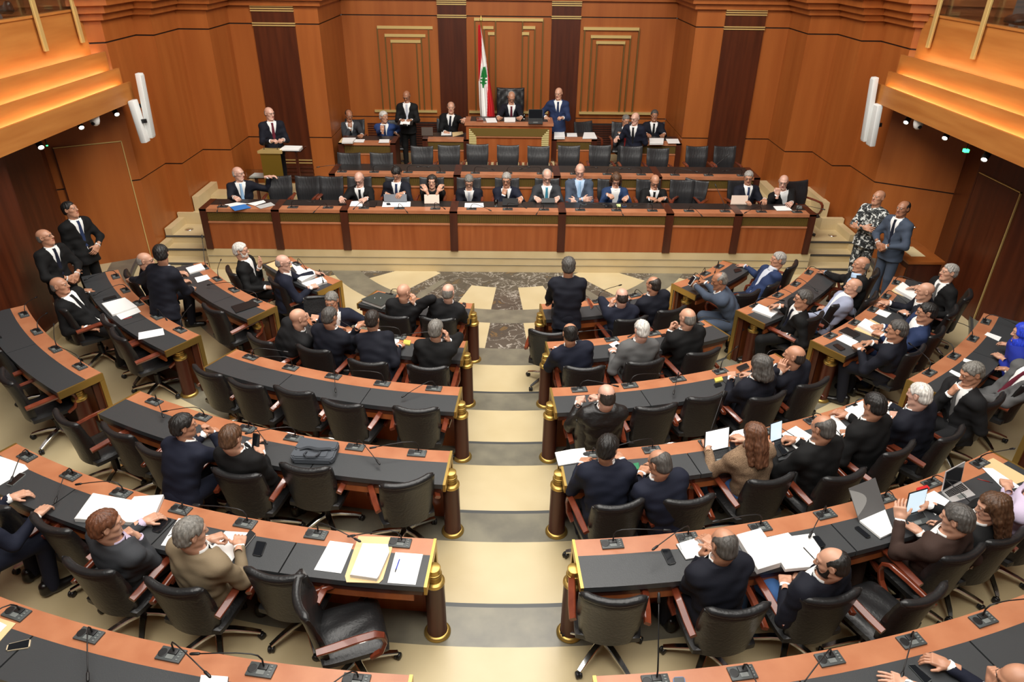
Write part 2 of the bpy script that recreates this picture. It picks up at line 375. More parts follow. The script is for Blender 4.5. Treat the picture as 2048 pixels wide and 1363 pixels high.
# ================================================================== curved desks
def column(parent, x, y, z, h):
    r = empty('column', (x, y, z)); r.parent = parent
    bm = bmesh.new(); lathe(bm, [(.088, .02), (.076, .05), (.074, h*.78)], 28); mesh_obj('column_shaft', bm, M_PDARK, r, True); smooth_by_angle(r.children[-1], 40)
    bm = bmesh.new(); lathe(bm, [(.104, 0), (.106, .012), (.098, .028), (.084, .036)], 28); smooth_by_angle(mesh_obj('column_base', bm, M_BRASS, r), 40)
    bm = bmesh.new(); p = [(.077, h*.77), (.08, h*.78), (.078, h*.81), (.06, h*.83)]
    zz = h*.83
    for k in range(3): p += [(.056, zz), (.060, zz+.012), (.056, zz+.022)]; zz += .024
    p += [(.052, zz), (.052, h-.004), (.045, h)]
    lathe(bm, p, 28); smooth_by_angle(mesh_obj('column_capital', bm, M_BRASS, r), 40)
    return r
def desk(row, t0, t1, label, pads, ends=(1, 1), brassy=False):
    R = RAD[row]; zf = FLZ[row]; zt = DTOP[row]; tm = (t0+t1)/2
    root = tag(empty('curved_desk', (*pol(R+.2, tm), zf)), label, 'desk', 'curved desks of the hemicycle')
    inv = Matrix.Translation(-Vector(root.location))
    def part(nm, bm, m, sm=False):
        bm.transform(inv); return mesh_obj(nm, bm, m, root, sm)
    bm = bmesh.new(); arc(bm, R, R+.168, t0, t1, zt-.05, zt); part('wood_worktop', bm, M_DESK)
    n = pads
    for i in range(n):
        a = t0+(t1-t0)*i/n; b = t0+(t1-t0)*(i+1)/n; g = .035
        bm = bmesh.new(); arc(bm, R+.169, R+.47, a+(g if i else 0), b-(g if i < n-1 else 0), zt-.045, zt+.003); part('leather_pad', bm, M_PAD)
    bm = bmesh.new(); arc(bm, R+.17, R+.455, t0+.1, t1-.1, zt-.10, zt-.046); part('under_frame', bm, M_PDARK)
    bm = bmesh.new(); arc(bm, R+.035, R+.065, t0+.25, t1-.25, zf, zt-.05); part('front_panel', bm, M_PANEL)
    bm = bmesh.new(); arc(bm, R+.43, R+.45, t0+.5, t1-.5, zt-.17, zt-.05); part('apron', bm, M_PANEL)
    for e, t, s in ((ends[0], t0, -1), (ends[1], t1, 1)):
        if not e: continue
        bm = bmesh.new(); w = math.degrees(.022/(R+.2))
        ta, tb = sorted((t, t+s*w)); arc(bm, R-.002, R+.472, ta, tb, zt-.075, zt+.004); part('brass_edge', bm, M_BRASS)
        bm = bmesh.new(); arc(bm, R-.002, R+.05, ta, tb, zf, zt-.076); part('brass_upright', bm, M_BRASS)
        bm = bmesh.new(); tp = t-s*math.degrees(.02/R); arc(bm, R+.05, R+.12, *sorted((tp, tp-s*.25)), zf, zt-.06); part('end_panel', bm, M_PDARK)
        p = pol(R+.25 if row != 'e' else R+.22, t+s*math.degrees((.035 if abs(t) < 8 else -.10)/(R+.2)))
        column(root, p[0]-root.location.x, p[1]-root.location.y, 0, zt-zf-(.03 if abs(t) < 8 else .078))
    return root
def hw(row, x): return math.degrees(math.asin(x/(RAD[row]+.2)))
CEND = dict(e=24.8, d=27.3, c=27.9, b=28.6, a=29.2, z=30.5)
NPAD = dict(e=2, d=2, c=3, b=3, a=4, z=4)
for k in rows:
    x = dict(e=.49, d=.51, c=.505, b=.52, a=.555, z=.585)[k]
    for s, nm in ((-1, 'left'), (1, 'right')):
        a, b = sorted((s*hw(k, x), s*CEND[k]))
        lab = f'curved wooden desk with black leather top, {ROWN[k]} just {nm} of the central aisle'
        desk(k, a, b, lab, NPAD[k])
OUT = dict(e=(33.6, 50.6), d=(33.5, 55.2), c=(33.5, 56.7), b=(33.5, 50.9), a=(33.5, 45))
for k in 'edcba':
    for s, nm in ((-1, 'left'), (1, 'right')):
        if k == 'a' and s < 0: continue
        a, b = sorted((s*OUT[k][0], s*OUT[k][1]))
        e = (1, 1) if k == 'e' else ((0, 1) if s < 0 else (1, 0))
        desk(k, a, b, f'curved wooden desk with brass end, {ROWN[k]} of the outer {nm} block', 2 if k in 'eba' else 3, e)
# ================================================================== podium desks
def bench(name, label, y, x0, x1, zf, zt, posts, depth=.63, grille=True, sides=True):
    root = tag(empty(name, ((x0+x1)/2, y+depth/2, zf)), label, 'desk')
    ox, oy, oz = root.location
    def b(nm, xa, xb, ya, yb, za, zb, m):
        bm = bmesh.new(); box(bm, xa-ox, xb-ox, ya-oy, yb-oy, za-oz, zb-oz); return mesh_obj(nm, bm, m, root)
    pw = .065
    px = [x0] + posts + [x1]
    for i, p in enumerate(px):
        w0, w1 = (p, p+pw*1.7) if i == 0 else ((p-pw*1.7, p) if i == len(px)-1 else (p-pw, p+pw))
        b('post', w0, w1, y-.05, y+.04, zf, zt-.002, M_PDARK)
        b('post_cap', w0, w1, y-.05, y+depth, zt-.03, zt+.006, M_PDARK)
    for i in range(len(px)-1):
        a = px[i]+(pw*1.7 if i == 0 else pw); c = px[i+1]-(pw*1.7 if i == len(px)-2 else pw); zg = zt-.075
        b('worktop_edge', a, c, y-.03, y+.18, zt-.055, zt, M_DESK)
        b('leather_pad', a, c, y+.18, y+depth, zt-.05, zt+.003, M_PADB)
        gb = bmesh.new(); nn = int((c-a)/.018)
        for k in range(nn): xx = a+(k+.5)*(c-a)/nn; box(gb, xx-.006-ox, xx+.006-ox, y-.012-oy, y+.01-oy, zg-.145-oz, zg-oz)
        mesh_obj('brass_grille', gb, mat('grille_bronze', (112, 90, 40), .45, metal=.2), root)
        b('grille_back', a, c, y+.0, y+.03, zg-.16, zg+.03, M_GROOVE)
        b('ledge', a, c, y-.035, y+.02, zg-.175, zg-.15, M_DESK)
        b('front_panel', a, c, y-.022, y+.02, zf, zg-.175, M_PANEL)
    if sides:
        for xa, xb in ((x0, x0+.03), (x1-.03, x1)): b('side_panel', xa, xb, y+.04, y+depth, zf, zt-.03, M_PDARK)
    return root
def pxs(y, z, xs_, yp): return [aty(x, yp, y).x for x in xs_]
bench('ministers_bench', 'long cherry front bench with dark posts and brass grilles, ministers sit behind it', 11.52, -5.22, 5.24, .40, 1.12,
      pxs(11.52, .8, (556.5, 692, 908, 1123, 1336, 1472), 455), .49)
x0 = at(655, 350, 1.36).x; x1 = at(1515, 350, 1.36).x
bench('rear_bench', 'long cherry bench on the second podium tier below the row of empty chairs', 12.84, x0, x1, .62, 1.36, [at(x, 345, 1.36).x for x in (915, 1113, 1312)])
def desk2(label, xa, xb, yp, zt, y=None, posts=(), zf=.70):
    P = at(xa, yp, zt); Q = at(xb, yp, zt); return bench('clerks_desk', label, P.y, P.x, Q.x, zf, zt, list(posts), .55)
desk2('cherry clerks desk with papers beside the far left wall corner of the podium', 677, 792, 284, 1.45)
desk2('small cherry clerks desk with laptop just left of the presiding desk', 845, 938, 277, 1.47)
desk2('small cherry clerks desk covered in loose papers just right of the presiding desk', 1103, 1193, 277, 1.47)
desk2('cherry clerks desk with binders in the right corner of the podium', 1262, 1362, 285, 1.45)
def presiding():
    zf, zt, y = 1.0, 1.82, 15.0
    root = tag(empty('presiding_desk', (.02, 15.3, zf)), 'raised presiding desk with pale brass framed front panel below the flag', 'desk')
    ox, oy, oz = root.location; x0, x1 = -.89, .90
    def b(nm, xa, xb, ya, yb, za, zb, m):
        bm = bmesh.new(); box(bm, xa-ox, xb-ox, ya-oy, yb-oy, za-oz, zb-oz); return mesh_obj(nm, bm, m, root)
    b('body', x0+.03, x1-.03, y+.03, y+.6, zf, zt-.05, M_PDARK); b('front_panel', x0, x1, y, y+.03, zf, zt-.05, M_PANEL)
    b('worktop_edge', x0-.03, x1+.03, y-.03, y+.14, zt-.055, zt, M_DESK); b('worktop_edge', x0-.03, x0+.08, y+.14, y+.6, zt-.055, zt, M_DESK); b('worktop_edge', x1-.08, x1+.03, y+.14, y+.6, zt-.055, zt, M_DESK)
    b('leather_pad', x0+.08, x1-.08, y+.14, y+.6, zt-.05, zt+.003, M_PADB)
    def tra(nm, pts, m, t=.02):
        bm = bmesh.new(); a = [bm.verts.new((p[0]-ox, y-t-oy, p[1]-oz)) for p in pts]; c = [bm.verts.new((p[0]-ox, y-oy, p[1]-oz)) for p in pts]
        n = len(pts); fs = [bm.faces.new(a), bm.faces.new(c[::-1])]
        for i in range(n): fs.append(bm.faces.new((a[i], c[i], c[(i+1) % n], a[(i+1) % n])))
        bmesh.ops.recalc_face_normals(bm, faces=fs); return mesh_obj(nm, bm, m, root)
    tra('brass_grille', [(x0+.06, zt-.11), (x1-.06, zt-.11), (x1-.2, zt-.27), (x0+.2, zt-.27)], mat('grille_bronze', (112, 90, 40), .45, metal=.2))
    for sgn, xe in ((1, x0), (-1, x1)):
        for k in range(16):
            za = zt-.13-k*.038; zb = za-.025
            if zb < zf+.02: break
            wtop = .07+min(.14, max(.02, (zt-.11-za)*.9))
            tra('brass_louver', [(xe+sgn*.06, za), (xe+sgn*wtop, za), (xe+sgn*wtop, zb), (xe+sgn*.06, zb)], mat('brass_light', (226, 214, 150), .45, metal=.25), .025)
    tra('ledge', [(x0+.21, zt-.275), (x1-.21, zt-.275), (x1-.21, zt-.295), (x0+.21, zt-.295)], M_DESK, .03)
    return root
presiding()
# ================================================================== swivel chairs
def back_shell(bm, w, z0, z1, yb, lean, th, roll, curve, seamrows=(), top_r=.03):
    """upholstered back: grid over width and a closed profile; y is forward"""
    prof = []; n = 10
    for i in range(n+1):                                    # rear face going up
        t = i/n; prof.append((yb - lean*t*t - .01*math.sin(PI*t), z0+(z1-z0)*t))
    for i in range(1, 6):                                   # rounded top
        a = PI*(1-i/6); prof.append((yb-lean+th/2+math.cos(a)*th/2, z1+math.sin(a)*top_r))
    for i in range(n+1):                                    # front face going down
        t = 1-i/n; bul = .012*math.sin(PI*t)
        for s in seamrows:
            bul -= .013*math.exp(-((t-s)/.035)**2)
        prof.append((yb-lean*t*t+th+bul, z0+(z1-z0)*t))
    m = 12; rings = []
    for j in range(m+1):
        u = -1+2*j/m; k = (1-abs(u)**8*.35)
        ring = []
        ym = sum(p[0] for p in prof)/len(prof)
        for (y, z) in prof:
            t = (z-z0)/(z1-z0); hw_ = w/2*(.86+.14*min(1, max(0, t)*1.6))
            dip = -.022*(1-u*u)*max(0, t-.55)*2
            yy = y + curve*u*u; mid = yb-lean*t*t+th/2+curve*u*u
            edge = 1 if abs(u) < .95 else .45
            ring.append(bm.verts.new((u*hw_, mid+(yy-mid)*edge, z+dip)))
        rings.append(ring)
    fs = []
    for a, b in zip(rings, rings[1:]):
        L = len(a)
        for k in range(L): fs.append(bm.faces.new((a[k], b[k], b[(k+1) % L], a[(k+1) % L])))
    fs.append(bm.faces.new(rings[0])); fs.append(bm.faces.new(rings[-1][::-1]))
    bmesh.ops.recalc_face_normals(bm, faces=fs)
def cushion(bm, w, d, z0, z1, y0, seams=True):
    n, m = 16, 16
    top = []; 
    def sq(u): return abs(u)**5
    G = {}
    for side in (1, 0):
        for i in range(n+1):
            for j in range(m+1):
                u = -1+2*i/n; v = -1+2*j/m
                ed = max(sq(u), sq(v)); x = u*w/2*(1-.05*sq(v)); y = y0+v*d/2*(1-.05*sq(u))
                z = (z1-.025*ed+.012*(1-u*u)-.006*math.sin(9*u+3*v)*(1-ed)) if side else (z0+.02*ed)
                if side and seams and abs(abs(u)-.62) < .08: z -= .008
                if side and v > .6: z -= .03*((v-.6)/.4)**2
                G[side, i, j] = bm.verts.new((x, y, z))
    fs = []
    for i in range(n):
        for j in range(m):
            fs.append(bm.faces.new((G[1, i, j], G[1, i+1, j], G[1, i+1, j+1], G[1, i, j+1])))
            fs.append(bm.faces.new((G[0, i, j], G[0, i, j+1], G[0, i+1, j+1], G[0, i+1, j])))
    bd = [(i, 0) for i in range(n)]+[(n, j) for j in range(m)]+[(i, m) for i in range(n, 0, -1)]+[(0, j) for j in range(m, 0, -1)]
    for a, b in zip(bd, bd[1:]+bd[:1]):
        fs.append(bm.faces.new((G[0, a[0], a[1]], G[0, b[0], b[1]], G[1, b[0], b[1]], G[1, a[0], a[1]])))
    bmesh.ops.recalc_face_normals(bm, faces=fs)
def make_chair(name='swivel_chair', podium=False):
    r = empty(name)
    z1 = .90 if not podium else .93
    bm = bmesh.new(); back_shell(bm, .47 if not podium else .44, .40, z1, -.27, .075, .055, 0, .055 if not podium else .02, (.33, .78), .028)
    bk = mesh_obj('backrest', bm, M_LEATH if not podium else M_LEATHW, r, True); smooth_by_angle(bk, 50)
    if not podium:
        bm = bmesh.new(); pts = []
        for j in range(13):
            u = -1+j/6; pts.append((u*.225, -.27-.075+.026+.055*u*u, z1+.018-.022*(1-u*u)*.9))
        tube(bm, pts, [.012]+[.031]*11+[.012], 10); mesh_obj('head_roll', bm, M_LEATH, bk, True)
    bm = bmesh.new(); cushion(bm, .48, .48, .39, .475, .0); smooth_by_angle(mesh_obj('seat', bm, M_LEATH, r), 50)
    for s in (-1, 1):
        bm = bmesh.new(); x = s*.265
        path = [(x*.93, .10, .42), (x, .17, .47), (x, .205, .56), (x, .19, .625), (x, .14, .655), (x, .0, .652), (x, -.14, .64), (x*.98, -.25, .63)]
        if podium: path = [(p[0]*.95, p[1], p[2]) for p in path]
        tube(bm, path, [1, 1, 1, 1.05, 1.15, 1.2, 1.2, 1.1], sq=(.045, .03)); smooth_by_angle(mesh_obj('armrest', bm, M_ARM, r), 35)
    bm = bmesh.new(); lathe(bm, [(.035, .10), (.035, .26), (.025, .27), (.025, .36), (.07, .365), (.11, .395)], 16); smooth_by_angle(mesh_obj('pedestal', bm, M_BLACK, r), 35)
    for k in range(5):
        a = 2*PI*k/5+.3; c, s = math.cos(a), math.sin(a)
        bm = bmesh.new(); tube(bm, [(c*.02, s*.02, .125), (c*.12, s*.12, .118), (c*.24, s*.24, .09), (c*.31, s*.31, .068)], [1.1, 1, .85, .7], sq=(.05, .032))
        lg = mesh_obj('base_leg', bm, M_CHROME, r); smooth_by_angle(lg, 35)
        bm = bmesh.new(); M = Matrix.Translation((c*.31, s*.31, .029)) @ Matrix.Rotation(a+.9, 4, 'Z') @ Matrix.Rotation(PI/2, 4, 'X')
        lathe(bm, [(.022, -.024), (.028, -.018), (.028, -.004), (.018, -.003), (.018, .003), (.028, .004), (.028, .018), (.022, .024)], 12, M)
        mesh_obj('caster', bm, M_BLACK, lg, True)
    return r
CHAIR0 = None
def chair(loc, heading, label, group):
    """heading in degrees, 0 = facing the podium (+y), positive turns right"""
    global CHAIR0
    if CHAIR0 is None: CHAIR0 = make_chair(); c = CHAIR0
    else: c = copy_tree(CHAIR0)
    c.location = loc; c.rotation_euler = (0, 0, -math.radians(heading)); tag(c, label, 'chair', group); return c
SEATS = []
def radial(p): return math.degrees(math.atan2(CEN.x-p[0], CEN.y-p[1]))
def chair_px(row, px, py, dh=0, label='', group='swivel chairs of the hemicycle', h=.94):
    """px,py = middle of the top edge of the backrest"""
    z = FLZ[row]; P = at(px, py, z+h); hd = radial(P)+dh; a = math.radians(hd)
    SEATS.append([P.x+.33*math.sin(a), P.y+.33*math.cos(a), z, hd, 0])
    return chair((P.x+.33*math.sin(a), P.y+.33*math.cos(a), z), hd, label, group)
# (row, side word, [(px, py, turn, what is told apart)])
CH = [
 ('a', 'left of the aisle', [(85, 1050, 5), (162, 1137, 0), (334, 1176, 0), (541, 1152, 0), (588, 1188, 62)]),
 ('b', 'left of the aisle', [(118, 836, 8), (221, 862, 5), (300, 901, 0), (464, 948, -4), (604, 936, -4), (817, 964, -26)]),
 ('c', 'left of the aisle', [(405, 742, 4), (482, 767, 0), (579, 781, 0), (677, 807, 3), (829, 818, -4)]),
 ('d', 'left of the aisle', [(511, 677, 8), (619, 697, 0), (730, 724, -3), (853, 734, -3)]),
 ('e', 'left of the aisle', [(643, 588, 145), (780, 631, 0), (873, 637, -4)]),
 ('e', 'right of the aisle', [(1092, 664, 18), (1268, 637, 0), (1350, 618, 0)]),
 ('d', 'right of the aisle', [(1171, 735, 5), (1296, 723, 0), (1414, 703, 0)]),
 ('c', 'right of the aisle', [(1203, 842, 4), (1318, 814, 0), (1421, 793, 0), (1545, 792, 0), (1636, 765, 0)]),
 ('b', 'right of the aisle', [(1246, 1010, -8), (1384, 1000, 0), (1553, 959, 0), (1701, 951, 0), (1812, 898, -6), (1917, 868, -6)]),
 ('a', 'right of the aisle', [(1229, 1200, 8), (1484, 1222, 2), (1674, 1196, 2), (1866, 1193, -8), (1940, 1108, 0), (2030, 1075, 0), (2125, 1035, 0)]),
 ('e', 'in the outer left block', [(455, 540, 8), (545, 562, 8)]),
 ('d', 'in the outer left block', [(250, 548, 0), (417, 616, 0)]),
 ('c', 'in the outer left block', [(112, 610, 0), (206, 640, 4), (226, 668, 8)]),
 ('b', 'in the outer left block', [(-40, 640, 0), (-25, 690, 0), (0, 752, 10)]),
 ('a', 'at the left picture edge', [(-35, 1005, 0)]),
 ('e', 'in the outer right block', [(1503, 585, 10), (1556, 563, -6), (1592, 528, 0)]),
 ('d', 'in the outer right block', [(1636, 632, 0), (1688, 603, 0), (1752, 592, 0), (1758, 545, 0)]),
 ('c', 'in the outer right block', [(1842, 700, 0), (1885, 664, 0), (1915, 620, 0), (1945, 588, 0)]),
 ('b', 'in the outer right block', [(2000, 800, 0), (2075, 760, 0), (2100, 690, 0)]),
]
for row, side, lst in CH:
    for i, (px, py, dh) in enumerate(lst):
        o = ORD[i] if side[0] == 'r' or 'outer' in side else ORD[len(lst)-1-i]
        if 'outer' in side: lab = f'black leather swivel chair, {ROWN[row]} {side}, {ORD[i]} chair'
        elif 'edge' in side: lab = 'black leather swivel chair cut by the left edge, beside the fifth row desk'
        else: lab = f'black leather swivel chair, {ROWN[row]} {side}, {o} from the aisle'
        chair_px(row, px, py, dh, lab)
# podium chairs
PCH0 = make_chair('leather_chair', True)
def pchair(px, py, z, label, group, first=[1], hd=180, h=.93, yfix=None):
    P = at(px, py, z+h) if yfix is None else aty(px, py, yfix); a = math.radians(hd)
    c = PCH0 if first[0] else copy_tree(PCH0); first[0] = 0
    c.location = (P.x+.33*math.sin(a), P.y+.33*math.cos(a), z); c.rotation_euler = (0, 0, -a); tag(c, label, 'chair', group); return c
for i, (px, py) in enumerate([(698, 303), (763, 303), (844, 290), (898, 288), (955, 286), (1016, 288), (1077, 290), (1138, 289), (1200, 288), (1263, 290), (1316, 294), (1394, 290), (1450, 290)]):
    pchair(px, py, .62, f'empty black leather armchair behind the rear podium bench, {ORD[i]} from the lectern side', 'empty chairs of the rear podium bench', h=.96)
for i, (px, py, hd, what) in enumerate([(558, 352, 172, 'empty, under the outstretched arm'), (615, 352, 180, 'empty, second from the lectern'), (663, 357, 180, 'empty, beside the bald man reading'),
        (720, 362, 180, 'under the bald man reading'), (795, 352, 180, 'under the man closing a laptop'), (864, 362, 180, 'under the woman in black'), (938, 364, 180, 'under the man with crossed arms and striped tie'),
        (1014, 362, 180, 'under the man with hand on chin and laptop'), (1094, 358, 180, 'under the man with teal tie'), (1160, 352, 180, 'under the old man with crossed arms'),
        (1219, 358, 180, 'under the woman in denim blue jacket'), (1296, 362, 180, 'under the man holding a phone'), (1363, 367, 180, 'empty, beside the tall bent microphone'), (1396, 356, 212, 'empty and turned, behind another empty chair'),
        (1478, 358, 172, 'under the man with pale tablet'), (1590, 375, 165, 'under the bald man at the right end')]):
    pchair(px, py, .41, f'black leather chair at ministers bench, {what}', 'chairs of the ministers bench', hd=hd, yfix=12.67)
for (px, py, z, hd, lab) in ((710, 237, .70, 185, 'black leather chair of the clerk with hand on chin, left podium corner'), (783, 240, .70, 170, 'black leather chair of the white-haired clerk in bright blue suit'),
        (893, 221, .73, 180, 'black leather chair of the clerk beside the flag'), (1166, 222, .70, 160, 'empty black leather chair right of the presiding desk, turned sideways'),
        (1243, 245, .70, 180, 'black leather chair of the clerk with red striped tie'), (1310, 238, .70, 180, 'black leather chair of the clerk in the right podium corner')):
    pchair(px, py, z, lab, 'clerks chairs', hd=hd, yfix=16.05)
def tufted():
    r = tag(empty('tufted_chair', (.03, 16.3, 1.0)), 'high tufted black leather chair behind the presiding desk', 'chair')
    bm = bmesh.new(); back_shell(bm, .62, .35, 1.24, -.2, .05, .11, 0, .05, (), .04)
    bmesh.ops.subdivide_edges(bm, edges=bm.edges[:], cuts=1, use_grid_fill=True)
    for v in bm.verts:
        if v.co.y > -.17: v.co.y -= .018*max(0, math.cos(v.co.x*34)*math.cos(v.co.z*34))
    mesh_obj('backrest', bm, M_LEATH, r, True)
    bm = bmesh.new(); cushion(bm, .56, .5, .36, .48, .1, False); mesh_obj('seat', bm, M_LEATH, r, True)
    for s in (-1, 1): rbox('armrest', (.09, .42, .08), M_LEATH, r, (s*.31, .08, .62), bev=.03); rbox('arm_panel', (.05, .38, .25), M_LEATH, r, (s*.31, .08, .48), bev=.01)
    rbox('chair_base', (.5, .5, .34), M_BLACK, r, (0, .08, .17), bev=.02)
    r.rotation_euler = (0, 0, PI)
tufted()
# ================================================================== microphone consoles
def make_mic():
    r = empty('microphone_console')
    rbox('console_plate', (.17, .095, .014), M_DKGREY, r, (0, 0, .007), bev=.003)
    pl = r.children[-1]
    bm = bmesh.new(); lathe(bm, [(.03, .007), (.03, .0095), (.027, .0105)], 16, Matrix.Translation((-.055, 0, 0))); mesh_obj('speaker_grille', bm, M_BLACK, pl)
    rbox('display_panel', (.05, .03, .003), M_MIDGREY, pl, (.005, -.018, .008), bev=0)
    for k in range(4): rbox('button', (.014, .009, .004), M_MIDGREY, pl, (.06, -.03+.02*k, .008), bev=0)
    rbox('hinge_block', (.06, .04, .012), M_BLACK, pl, (.008, .018, .01), bev=.003)
    g = empty('gooseneck', (.01, .02, .014)); g.parent = r
    return r
def goose_mesh(kind):
    bm = bmesh.new()
    if kind == 0: pts = [(0, 0, 0), (0, .005, .05), (0, .03, .085), (0, .075, .10), (0, .16, .092), (0, .27, .07), (0, .36, .048)]
    elif kind == 1: pts = [(0, 0, 0), (0, .0, .07), (0, .02, .105), (0, .06, .12), (0, .15, .128), (0, .26, .125), (0, .38, .118)]
    else: pts = [(0, 0, 0), (0, .01, .06), (0, .06, .13), (0, .14, .21), (0, .22, .29), (0, .28, .35)]
    tube(bm, pts, [.006, .0055, .005, .0042, .004, .004, .004][:len(pts)], 7)
    e = Vector(pts[-1]); d = (e-Vector(pts[-2])).normalized()
    hb = bmesh.new(); tube(hb, [e-d*.01, e, e+d*.045, e+d*.055], [.006, .0095, .0095, .005], 9)
    a = bpy.data.meshes.new('gooseneck_stem'); bm.to_mesh(a); bm.free(); a.materials.append(M_BLACK); a.shade_smooth()
    b = bpy.data.meshes.new('microphone_tip'); hb.to_mesh(b); hb.free(); b.materials.append(M_BLACK); b.shade_smooth()
    return a, b
GOOSE = [goose_mesh(k) for k in range(3)]
MK = [
 ('c', 'left of the aisle', [(501, 715, 60, 0), (580, 737, 250, 1), (667, 753, 150, 0), (765, 767, 265, 1), (868, 777, 225, 0)]),
 ('c', 'right of the aisle', [(1158, 778, 100, 0), (1258, 769, 80, 0), (1355, 758, 215, 0), (1441, 743, 60, 1), (1535, 722, 100, 0)]),
 ('d', 'left of the aisle', [(560, 655, 120, 0), (644, 664, 100, 0), (800, 673, 260, 1), (876, 678, 250, 1)]),
 ('d', 'right of the aisle', [(1150, 682, 180, 0), (1221, 676, 275, 1), (1306, 666, 260, 0), (1392, 648, 120, 0)]),
 ('e', 'left of the aisle', [(783, 588, 90, 0), (852, 606, 180, 0), (905, 610, 180, 0)]),
 ('e', 'right of the aisle', [(1130, 612, 180, 0), (1197, 603, 70, 1), (1268, 590, 180, 0)]),
 ('b', 'left of the aisle', [(310, 803, 120, 0), (408, 833, 250, 0), (495, 857, 120, 0), (588, 876, 240, 1), (711, 895, 130, 0), (834, 907, 250, 1)]),
 ('b', 'right of the aisle', [(1183, 907, 180, 0), (1302, 897, 260, 1), (1415, 884, 45, 2), (1528, 863, 150, 0), (1621, 838, 180, 0), (1703, 810, 140, 0)]),
 ('a', 'left of the aisle', [(54, 914, 140, 0), (141, 952, 145, 0), (240, 989, 255, 0), (358, 1023, 130, 0), (489, 1050, 265, 1), (630, 1074, 110, 1), (799, 1090, 265, 0)]),
 ('a', 'right of the aisle', [(1225, 1091, 95, 1), (1374, 1074, 240, 1), (1520, 1055, 270, 1), (1652, 1031, 235, 0), (1769, 997, 200, 0), (1862, 966, 180, 0), (1953, 923, 210, 2)]),
 ('z', 'left of the aisle', [(38, 1223, 200, 0), (180, 1270, 140, 0), (341, 1312, 115, 1), (520, 1346, 262, 1), (713, 1359, 225, 0)]),
 ('z', 'right of the aisle', [(1310, 1358, 10, 2), (1486, 1350, 180, 0), (1661, 1321, 240, 0), (1821, 1281, 230, 0), (1961, 1235, 100, 1)]),
 ('c', 'in the outer left block', [(233, 553, 180, 0), (251, 581, 180, 0), (280, 606, 60, 0), (314, 634, 100, 1), (359, 661, 320, 1)]),
 ('d', 'in the outer left block', [(415, 534, 290, 2), (439, 557, 300, 1), (472, 579, 235, 0), (516, 601, 250, 1)]),
 ('b', 'in the outer left block', [(50, 629, 300, 0), (76, 663, 300, 0), (113, 698, 290, 1), (163, 732, 265, 1)]),
 ('e', 'in the outer left block', [(597, 527, 100, 0), (641, 548, 120, 0)]),
 ('c', 'in the outer right block', [(1794, 566, 180, 0), (1775, 594, 210, 0), (1746, 619, 180, 0), (1711, 646, 60, 0), (1664, 673, 20, 1)]),
 ('d', 'in the outer right block', [(1614, 544, 200, 0), (1587, 567, 200, 0), (1552, 589, 180, 0), (1507, 610, 120, 0)]),
 ('b', 'in the outer right block', [(1970, 643, 180, 0), (1944, 677, 30, 0), (1909, 713, 30, 0), (1857, 745, 30, 1)]),
 ('e', 'in the outer right block', [(1437, 533, 250, 0), (1412, 548, 250, 0), (1387, 557, 200, 0)]),
]
def all_mics():
    proto = make_mic()
    for row, side, lst in MK:
        for i, (px, py, ga, kind) in enumerate(lst):
            P = at(px, py, DTOP[row]); _, th = polar(P); q = pol(RAD[row]+.068, th)
            o = ORD[i] if side[0] == 'r' or 'outer' in side else ORD[len(lst)-1-i]
            lab = f'gooseneck microphone on {ROWN[row]} desk {side}, {o} from the aisle' if 'outer' not in side else f'gooseneck microphone on {ROWN[row]} desk {side}, {o} console'
            put_mic(proto, (q[0], q[1], DTOP[row]), -th, lab, ga, kind, 'gooseneck microphones of the hemicycle')
    for i, px in enumerate((444, 585.6, 656.5, 728.5, 799.4, 871.4, 943.4, 1015.4, 1087.5, 1159, 1230.4, 1301.2, 1373, 1443.8, 1514.6, 1584.2)):
        P = at(px, 415, 1.12); ga = (170, 100, 200, 190, 150, 150, 120, 130, 200, 100, 170, 250, 160, 330, 240, 120)[i]
        put_mic(proto, (P.x, 11.60, 1.12), 180, f'gooseneck microphone on the ministers bench, {ORD[i]} from its lectern end', ga-180, 2 if i == 13 else (i % 2), 'gooseneck microphones of the podium')
    for i, px in enumerate((683, 748, 816, 882, 950.6, 1015.4, 1082.6, 1148.5, 1213, 1280, 1346, 1412, 1477)):
        P = at(px, 345, 1.36)
        put_mic(proto, (P.x, 12.92, 1.36), 180, f'gooseneck microphone on the rear podium bench, {ORD[i]} from its lectern end', (250, 90, 100, 260, 120, 90)[i % 6]-180, 1 if i != 11 else 2, 'gooseneck microphones of the podium')
    for c in list(proto.children_recursive): bpy.data.objects.remove(c)
    bpy.data.objects.remove(proto)
def put_mic(proto, loc, heading, label, ga, kind, group):
    r = copy_tree(proto); r.location = loc; r.rotation_euler = (0, 0, -math.radians(heading)); tag(r, label, 'microphone', group)
    g = [c for c in r.children if c.name.startswith('gooseneck')][0]; lo = g.location.copy(); bpy.data.objects.remove(g)
    st = bpy.data.objects.new('gooseneck', GOOSE[kind][0]); link(st, r); st.location = lo; st.rotation_euler = (0, 0, -math.radians(ga))
    link(bpy.data.objects.new('microphone_tip', GOOSE[kind][1]), st)
all_mics()
